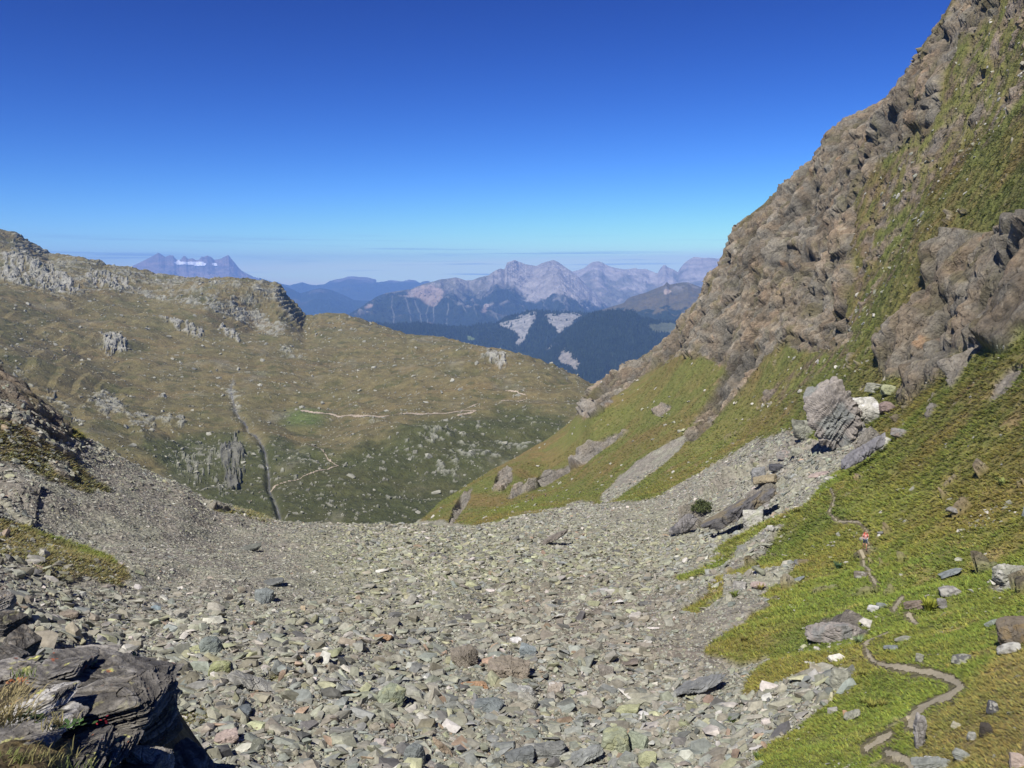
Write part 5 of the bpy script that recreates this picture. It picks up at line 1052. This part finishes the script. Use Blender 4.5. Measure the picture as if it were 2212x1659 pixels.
# ================================================================== foreground outcrop of dark schist, lower left
def gpt(vx, vy, r):
    th, e = ray(vx, vy); return np.array([r * math.sin(th), r * math.cos(th), r * e])
mat_schist = surf_mat('schist', scale=11.0, bump=1.0, var=.55, dist=.035, rough=.7, stretch=(1, 1, 2.6), scale2=17)
YL = (.52, .52, .16); ORL = (.42, .11, .03); WHL = (.50, .48, .43)
def schist(cx, cy, wv, hv, r, label, tilt=0, seed=1, dep=.9, st=(-.10, -.25, 1), tone=1.0, sub=6, sk=.030, freq=26, lich=.25, white=.0, brown=.3, yaw=0, fine=None):
    """cx, cy: middle on the 2212 px view; layered dark block with lichen crusts"""
    cx *= .93; cy = 1659 - (1659 - cy) * .93 + 4; wv *= .93; hv *= .93
    P = gpt(cx, cy, r); k = math.hypot(r, P[2]) / (FPX * VS); L = (wv * k, dep * max(wv, hv) * k, 0); L = (L[0], L[1], max(hv * k - .40 * L[1], .42 * hv * k))
    V, F, lay = rock_shape(seed, L, sub, nplanes=9, round_=.035, rough=.04, strata=st, sk=sk, sfreq=freq)
    V = V @ rot(0, -math.radians(tilt), yaw).T
    m = max(L); n_a = fbm(V[:, 0] / m * 3 + seed, V[:, 1] / m * 3, V[:, 2] / m * 3, 4); n_b = fbm(V[:, 0] / .09 + seed, V[:, 1] / .09, V[:, 2] / .09, 4, .6)
    c = mix((.080, .074, .064), (.20, .185, .155), sstep(-.5, .6, lay + .4 * n_b)) * tone  # tone also carries the shade of blocks turned from the sun
    c = mix(c, (.24, .23, .21), sstep(.35, .8, lay + n_b) * .7)
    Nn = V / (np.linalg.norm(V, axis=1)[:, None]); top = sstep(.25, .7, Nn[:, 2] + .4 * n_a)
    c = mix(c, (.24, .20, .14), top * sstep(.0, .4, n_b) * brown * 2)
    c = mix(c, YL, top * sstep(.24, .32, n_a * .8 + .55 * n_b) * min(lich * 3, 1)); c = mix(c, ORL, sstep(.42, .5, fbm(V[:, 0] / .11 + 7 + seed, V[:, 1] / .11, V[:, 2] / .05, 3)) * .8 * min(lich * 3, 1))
    if white: c = mix(c, WHL, sstep(.5 - white, .62 - white, fbm(V[:, 0] / .3 + 3, V[:, 1] / .3 + seed, V[:, 2] / .06, 3) + .4))
    o = npmesh('rock_outcrop', V, F, c, mat_schist); o.location = P.tolist(); tag(o, label, 'rock outcrop', 'dark schist blocks of the foreground outcrop'); return o
RF = 6.9
schist(250, 1512, 225, 150, RF, 'large central block of dark layered schist in the lower left foreground', tilt=7, seed=11, sub=7, dep=.75, freq=34, lich=.06, brown=.25)
schist(225, 1432, 235, 84, RF + .75, 'upper layered schist block with orange lichen under the outcrop top', tilt=-10, seed=12, sub=7, dep=.8, freq=26, lich=.5)
schist(205, 1398, 120, 34, RF + 1.1, 'pale brownish slab crowning the foreground outcrop', tilt=6, seed=13, lich=.3, tone=2.0, brown=.6)
schist(150, 1424, 110, 46, RF + .7, 'block crusted with pale yellow lichen left of the outcrop top', tilt=14, seed=14, lich=.9, tone=1.1, brown=.5)
schist(300, 1448, 120, 56, RF + .6, 'dark sharp edged block at the right shoulder of the outcrop', tilt=-28, seed=15, lich=.2)
schist(285, 1408, 60, 46, RF + 1.5, 'small pale pointed stone behind the outcrop shoulder', tilt=30, seed=16, tone=2.2, lich=.35)
schist(95, 1500, 130, 84, RF - .2, 'grey banded schist block left of the large central block', tilt=18, seed=17, sub=7, freq=26, white=.05, lich=.3, brown=.5)
schist(105, 1545, 150, 40, RF - .5, 'long block with a white quartz band below the grey banded block', tilt=8, seed=18, white=.16, brown=.4)
schist(40, 1432, 100, 52, RF + 1.0, 'tan weathered slab at the left edge of the outcrop top', tilt=4, seed=19, tone=1.8, brown=.8, lich=.3)
schist(45, 1600, 160, 84, RF - .7, 'smooth grey block in the bottom left corner with orange specks', tilt=8, seed=20, sub=7, tone=1.4, lich=.2, freq=18)
schist(150, 1640, 170, 90, RF - .8, 'dark ridged block at the bottom edge left of the pale vein', tilt=16, seed=21, sub=7, lich=.35, freq=26)
schist(235, 1618, 150, 80, RF - .6, 'dark ridged block at the bottom edge below the central block', tilt=20, seed=22, sub=7, lich=.3, freq=28)
schist(345, 1545, 120, 150, RF + .1, 'black shaded wall on the right side of the outcrop', tilt=-18, seed=23, sub=6, tone=.75, lich=.12, dep=.8, yaw=-.5)  # lowered tone: shade of this side put into the colour
schist(375, 1500, 50, 70, RF + .4, 'narrow shaded pillar with bright yellow lichen at the right end', tilt=-30, seed=24, tone=.8, lich=.8, yaw=-.4)  # shade of the right end also painted in by a lower tone
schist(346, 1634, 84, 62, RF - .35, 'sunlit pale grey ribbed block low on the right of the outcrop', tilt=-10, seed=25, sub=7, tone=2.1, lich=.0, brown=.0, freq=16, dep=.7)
schist(430, 1650, 120, 60, RF + .5, 'shaded lower step of the outcrop at the bottom edge', tilt=-14, seed=26, tone=.7, lich=.05, yaw=-.4)  # step lies in shadow, its dark tone paints that shade
schist(505, 1672, 90, 40, RF + .9, 'small shaded step at the right foot of the outcrop', tilt=-8, seed=27, tone=.7, lich=.1)  # same painted shade as the step beside it
schist(290, 1680, 130, 60, RF - .5, 'grey block at the bottom edge under the sunlit ribbed block', tilt=10, seed=28, tone=1.2, lich=.1)
schist(180, 1590, 230, 60, RF - .25, 'shelf of earth covered schist between the outcrop blocks', tilt=4, seed=29, tone=1.1, brown=1.0, lich=.3)
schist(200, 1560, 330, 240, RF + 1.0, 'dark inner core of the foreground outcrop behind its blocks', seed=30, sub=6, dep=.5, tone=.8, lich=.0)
schist(48, 1372, 62, 70, 15, 'shaded jagged rock behind the outcrop at the left edge', tilt=-20, seed=31, tone=.7, lich=.0, yaw=-.4)  # dark tone paints the shade on the crag's right-facing side
schist(20, 1395, 70, 50, 13, 'second shaded jagged rock below the first one', tilt=-12, seed=32, tone=.7, lich=.0, yaw=-.4)  # shade painted into the tone, like the rock above
schist(10, 1318, 66, 70, 17, 'black shaded crag at the left edge above the outcrop', tilt=-16, seed=33, tone=.6, lich=.05, yaw=-.5)  # crag's shaded face put into its low tone
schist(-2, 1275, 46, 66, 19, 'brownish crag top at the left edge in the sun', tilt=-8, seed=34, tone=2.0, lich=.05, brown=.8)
schist(75, 1404, 40, 26, 12, 'small dark mossy rock between the jagged rocks and the outcrop', tilt=10, seed=35, tone=.8, lich=.4)
# earth and turf of the spur that carries the outcrop and the viewpoint
def spur():
    nx, ny = 320, 420; u = np.linspace(-1, 1, nx); v = np.linspace(0, 1, ny); U, W_ = np.meshgrid(u, v)
    Y = .3 + W_ * 8.6; X = -2.75 + U * 2.6 - .33 * Y
    d = np.hypot(X, Y); Z = -1.7 - .26 * Y - .25 * np.clip(X + 1.75 + .22 * Y, 0, None) * 7 - .55 * np.clip(Y - 7.6, 0, None) ** 1.5 - .1 * np.clip(-X - 3, 0, None)
    Z = Z + .16 * fbm(X / .7, Y / .7, o=4) + .05 * ridged(X / .13, Y / .13, o=4); n = fbm(X / .25, Y / .25, o=4)
    c = mix((.10, .075, .04), (.055, .045, .03), sstep(-.3, .3, n)); c = mix(c, (.17, .13, .06), sstep(.1, .4, fbm(X / .5 + 4, Y / .5, o=3)))
    i = np.arange(nx * ny).reshape(ny, nx); F = np.stack([i[:-1, :-1], i[:-1, 1:], i[1:, 1:], i[1:, :-1]], -1).reshape(-1, 4)
    o = npmesh('ground', np.stack([X, Y, Z], -1).reshape(-1, 3), F, c.reshape(-1, 3), surf_mat('earth', scale=20, bump=.8, var=.4, dist=.02)); tag(o, 'earthy turf of the spur below the viewpoint at lower left', 'ground', kind='structure')
spur()
# dry grass and small leaves on the outcrop
def blades(cx, cy, r, n, ln, c, seed, label, lean=(.2, 0), spread=.12, name='grass_tuft'):
    P = gpt(cx, cy, r); q = np.random.RandomState(seed); root = empty(name, P.tolist()); tag(root, label, 'grass tuft', 'tufts and small plants on the foreground outcrop')
    V = []; F = []
    for k in range(n):
        a = q.uniform(0, 6.28); b = np.array([q.normal() * spread, q.normal() * spread * .6, 0]); L = ln * q.uniform(.5, 1.1); d = np.array([math.cos(a) * .55 + lean[0], math.sin(a) * .55 + lean[1], 1.0]); d /= np.linalg.norm(d); s = np.array([math.sin(a), -math.cos(a), 0]) * .0035
        i = len(V); pts = [b, b + d * L * .5, b + d * L * .85 + np.array([d[0], d[1], -.35]) * L * .25]
        V += [pts[0] - s, pts[0] + s, pts[1] + s * .8, pts[1] - s * .8, pts[2]]; F += [[i, i + 1, i + 2, i + 3], [i + 3, i + 2, i + 4, i + 4]]
    V = np.array(V); F = np.array(F); T_ = np.array([[f[0], f[1], f[2]] for f in F] + [[f[0], f[2], f[3]] for f in F if f[2] != f[3]]); npmesh('blades', V, T_, np.array(c)[None] * q.uniform(.6, 1.4, (len(V), 1)), mat_grass, parent=root)
def leaves(cx, cy, r, n, sz, c, seed, label):
    P = gpt(cx, cy, r); q = np.random.RandomState(seed); root = empty('rosette_plant', P.tolist()); tag(root, label, 'plant', 'tufts and small plants on the foreground outcrop')
    V = np.zeros((n, 4, 3))
    for k in range(n):
        b = np.array([q.normal() * .035, q.normal() * .03, q.uniform(0, .03)]); d = q.normal(size=3); d[2] = abs(d[2]) * .5; d /= np.linalg.norm(d); s = np.cross(d, [0.1, 0, 1]); s /= np.linalg.norm(s)
        V[k] = [b, b + d * sz * .5 + s * sz * .3, b + d * sz, b + d * sz * .5 - s * sz * .3]
    npmesh('leaves', V.reshape(-1, 3), np.arange(n * 4).reshape(-1, 4), np.repeat(np.array(c)[None] * q.uniform(.6, 1.5, (n, 1)), 4, 0), mat_grass, parent=root)
DRY = (.30, .25, .12)
blades(8, 1560, RF - 1.0, 170, .26, DRY, 1, 'big dry straw coloured tuft at the left edge', (.5, -.1), .08); blades(20, 1510, RF - .6, 90, .20, DRY, 2, 'dry tuft above the big straw tuft', (.5, 0), .07)
blades(50, 1462, RF + .2, 60, .10, (.16, .2, .06), 3, 'short greenish tuft on the tan slab', (.1, 0), .05); blades(128, 1572, RF - .8, 80, .13, (.24, .21, .09), 4, 'small dry tuft beside the white quartz band', (.1, 0), .05)
blades(12, 1652, RF - 1.2, 90, .12, (.16, .18, .05), 5, 'green yellow tuft in the bottom left corner', (.3, 0), .07); blades(60, 1672, RF - 1.2, 70, .10, (.2, .18, .06), 6, 'short tuft at the bottom edge of the smooth grey block', (.2, 0), .07)
blades(95, 1640, RF - 1.3, 80, .11, (.20, .18, .07), 15, 'tawny tuft growing on the brown earth at the bottom left', (.2, 0), .09); blades(150, 1668, RF - 1.3, 60, .09, (.13, .16, .05), 16, 'low green tuft at the bottom edge below the rosettes', (.1, 0), .08)
leaves(44, 1556, RF - 1.0, 26, .045, (.06, .11, .03), 7, 'dark green leafy rosette right of the straw tuft'); leaves(84, 1556, RF - 1.0, 26, .045, (.08, .12, .035), 8, 'green leafy rosette under the white quartz band')
leaves(156, 1570, RF - 1.0, 24, .045, (.06, .11, .03), 9, 'dark rosette beside the small dry tuft'); leaves(214, 1566, RF - 1.0, 6, .022, (.30, .02, .03), 10, 'tiny crimson plant below the central block')
leaves(35, 1478, RF - .1, 16, .035, (.28, .10, .04), 11, 'rusty orange leaves left of the grey banded block')
print('foreground', round(time.time() - T0, 1))

# ================================================================== people
def skinned(name, joints, edges, radii, c, parent=None, sub=2, mat=None):
    me = bpy.data.meshes.new(name); me.from_pydata([Vector(j) for j in joints], edges, []); o = bpy.data.objects.new(name, me); col.objects.link(o)
    sk_ = o.modifiers.new('s', 'SKIN'); ss = o.modifiers.new('u', 'SUBSURF'); ss.levels = sub; ss.render_levels = sub
    for i, r_ in enumerate(radii): me.skin_vertices[0].data[i].radius = (r_, r_) if not isinstance(r_, tuple) else r_
    me.skin_vertices[0].data[0].use_root = True
    dg = bpy.context.evaluated_depsgraph_get(); ev = o.evaluated_get(dg); m2 = bpy.data.meshes.new_from_object(ev); o.modifiers.clear(); o.data = m2; m2.materials.clear(); m2.materials.append(mat or flat_mat(name, c)); 
    for p in m2.polygons: p.use_smooth = True
    if parent is not None: o.parent = parent
    return o
SKIN = (.55, .30, .19)
def person(P, heading, label, shirt, shorts, hair, pack, packlabel, hat=None, scale=1.0, step=1, group=None, sleeve=True, longleg=None, waist=None):
    """stands at P facing `heading` (radians from +X anticlockwise); walking uphill, leaning forward, hands on straps"""
    root = empty('person', P.tolist(), heading); tag(root, label, 'person', group); root.scale = (scale,) * 3
    s = step    # local frame: +X ahead, +Y left
    J = {'pel': (0, 0, .93), 'wa': (.03, 0, 1.08), 'ch': (.09, 0, 1.30), 'nk': (.15, 0, 1.47), 'hd': (.19, 0, 1.58), 'top': (.19, 0, 1.70),
         'hl': (.0, .09, .90), 'kl': (.20 * s, .10, .50), 'al': (.10 * s, .10, .10), 'tl': (.24 * s if s > 0 else .0, .11, .045), 'hr': (.0, -.09, .90), 'kr': (.02, -.10, .50), 'ar': (-.22, -.10, .14), 'tr': (-.08, -.11, .045),
         'sl': (.10, .18, 1.40), 'el': (.05, .27, 1.16), 'wl': (.24, .20, 1.10), 'fl': (.32, .17, 1.12), 'sr': (.10, -.18, 1.40), 'er': (.05, -.27, 1.16), 'wr': (.24, -.20, 1.10), 'fr': (.32, -.17, 1.12)}
    R_ = dict(pel=.125, wa=.115, ch=.135, nk=.055, hd=.088, top=.07, hl=.085, kl=.055, al=.036, tl=.036, hr=.085, kr=.055, ar=.036, tr=.036, sl=.052, el=.036, wl=.027, fl=.03, sr=.052, er=.036, wr=.027, fr=.03)
    K_ = list(J); ix = {k: i for i, k in enumerate(K_)}
    E_ = [('pel', 'wa'), ('wa', 'ch'), ('ch', 'nk'), ('nk', 'hd'), ('hd', 'top'), ('pel', 'hl'), ('hl', 'kl'), ('kl', 'al'), ('al', 'tl'), ('pel', 'hr'), ('hr', 'kr'), ('kr', 'ar'), ('ar', 'tr'), ('ch', 'sl'), ('sl', 'el'), ('el', 'wl'), ('wl', 'fl'), ('ch', 'sr'), ('sr', 'er'), ('er', 'wr'), ('wr', 'fr')]
    skinned('body', [J[k] for k in K_], [(ix[a], ix[b]) for a, b in E_], [R_[k] for k in K_], SKIN, root)
    mid = lambda a, b, t: tuple(J[a][i] * (1 - t) + J[b][i] * t for i in range(3))
    def cl(name, pts, ed, rd, c): return skinned(name, pts, ed, rd, c, root, 2)
    cl('shirt', [J['ch'], mid('ch', 'nk', .55), J['wa'], mid('pel', 'wa', .4), J['sl'], mid('sl', 'el', .7), J['sr'], mid('sr', 'er', .7)], [(0, 1), (0, 2), (2, 3), (0, 4), (4, 5), (0, 6), (6, 7)], [.155, .10, .135, .145, .07, .055, .07, .055], shirt)
    t_ = .97 if longleg else .75
    ends = ('al', 'ar') if longleg else ('kl', 'kr')
    if longleg: cl('trousers', [J['pel'], J['hl'], J['kl'], mid('kl', 'al', .9), J['hr'], J['kr'], mid('kr', 'ar', .9)], [(0, 1), (1, 2), (2, 3), (0, 4), (4, 5), (5, 6)], [.145, .105, .072, .055, .105, .072, .055], shorts)
    else: cl('shorts', [J['pel'], J['hl'], mid('hl', 'kl', .8), J['hr'], mid('hr', 'kr', .8)], [(0, 1), (1, 2), (0, 3), (3, 4)], [.145, .110, .092, .110, .092], shorts)
    if waist: cl('waistband', [mid('pel', 'wa', .55), (-.02, .12, .99), (-.02, -.12, .99)], [(0, 1), (0, 2)], [.155, .06, .06], waist)
    for a, b in (('al', 'tl'), ('ar', 'tr')): cl('shoe', [mid(a, b, .0)[:2] + (J[a][2] - .02,), J[b]], [(0, 1)], [.05, .05], (.03, .03, .03))
    cl('hair', [(.165, 0, 1.60), (.165, 0, 1.70), (.12, 0, 1.62)], [(0, 1), (0, 2)], [.085, .075, .07], hair)
    if hat: cl('hat', [(.19, 0, 1.68), (.20, 0, 1.73), (.29, 0, 1.68)], [(0, 1), (0, 2)], [.10, .07, .045], hat)
    bp = empty('backpack', P.tolist(), heading); bp.scale = (scale,) * 3; tag(bp, packlabel, 'backpack', group and 'backpacks of the distant walkers')
    skinned('bag', [(-.17, 0, 1.12), (-.14, 0, 1.34), (-.10, 0, 1.52)], [(0, 1), (1, 2)], [.165, .17, .13], pack, bp)
    for sy in (-1, 1): skinned('strap', [(.0, .11 * sy, 1.50), (.16, .12 * sy, 1.47), (.235, .11 * sy, 1.34), (.17, .15 * sy, 1.18), (-.02, .16 * sy, 1.12)], [(0, 1), (1, 2), (2, 3), (3, 4)], [.028, .028, .026, .022, .022], pack, bp, 1)
    return root
P, nn, ij = N.at(1872, 1189); yaw_ = math.atan2(-P[1], -P[0])
P_h = P + np.array([0, 0, .02])
person(P_h, yaw_ + .12, 'hiker in pink and white top and dark shorts walking up the footpath', (.72, .38, .34), (.035, .045, .06), (.05, .02, .015), (.55, .06, .035), 'red backpack worn by the hiker on the footpath', scale=1.06, waist=(.55, .60, .68))
for x, y, sh, pt_, pk, ha, lb, pl in [(1137, 1087, (.42, .42, .30), (.30, .30, .22), (.12, .13, .09), None, 'distant walker in beige clothes, leftmost of the three on the lower slope', 'drab pack of the beige distant walker'),
                          (1149, 1083, (.72, .50, .42), (.08, .09, .11), (.08, .05, .06), (.25, .62, .55), 'distant walker with a turquoise cap, middle of the three', 'dark pack of the walker with the turquoise cap'),
                          (1177, 1074, (.58, .45, .50), (.10, .08, .07), (.10, .06, .06), None, 'distant walker in a pale pink top, rightmost of the three', 'dark pack of the walker in the pale pink top')]:
    P, nn, ij = N.at(x, y); person(P, math.atan2(-P[1], -P[0]) + .9, lb, sh, pt_, (.06, .04, .03), pk, pl, hat=ha, scale=1.0, group='three distant walkers in single file', longleg=True)
print('people', round(time.time() - T0, 1))

# ------------------------------------------------------------------ haze
bm = bmesh.new(); bmesh.ops.create_cube(bm, size=1)
for v in bm.verts: v.co = Vector((v.co.x * 75000, v.co.y * 75000, -1880 if v.co.z < 0 else 830))
me = bpy.data.meshes.new('haze'); bm.to_mesh(me); bm.free()
hz = bpy.data.objects.new('haze', me); col.objects.link(hz); tag(hz, 'thin blue summer haze filling the air over the far valleys', 'haze', kind='stuff')
m = bpy.data.materials.new('haze'); m.use_nodes = True; n = m.node_tree.nodes; n.clear()
o_ = n.new('ShaderNodeOutputMaterial'); pv = n.new('ShaderNodeVolumePrincipled')
pv.inputs['Color'].default_value = (.27, .50, 1.0, 1); pv.inputs['Density'].default_value = 4.3e-5; pv.inputs['Anisotropy'].default_value = -0.1
m.node_tree.links.new(pv.outputs[0], o_.inputs['Volume']); me.materials.append(m)
print('script done', round(time.time() - T0, 1))
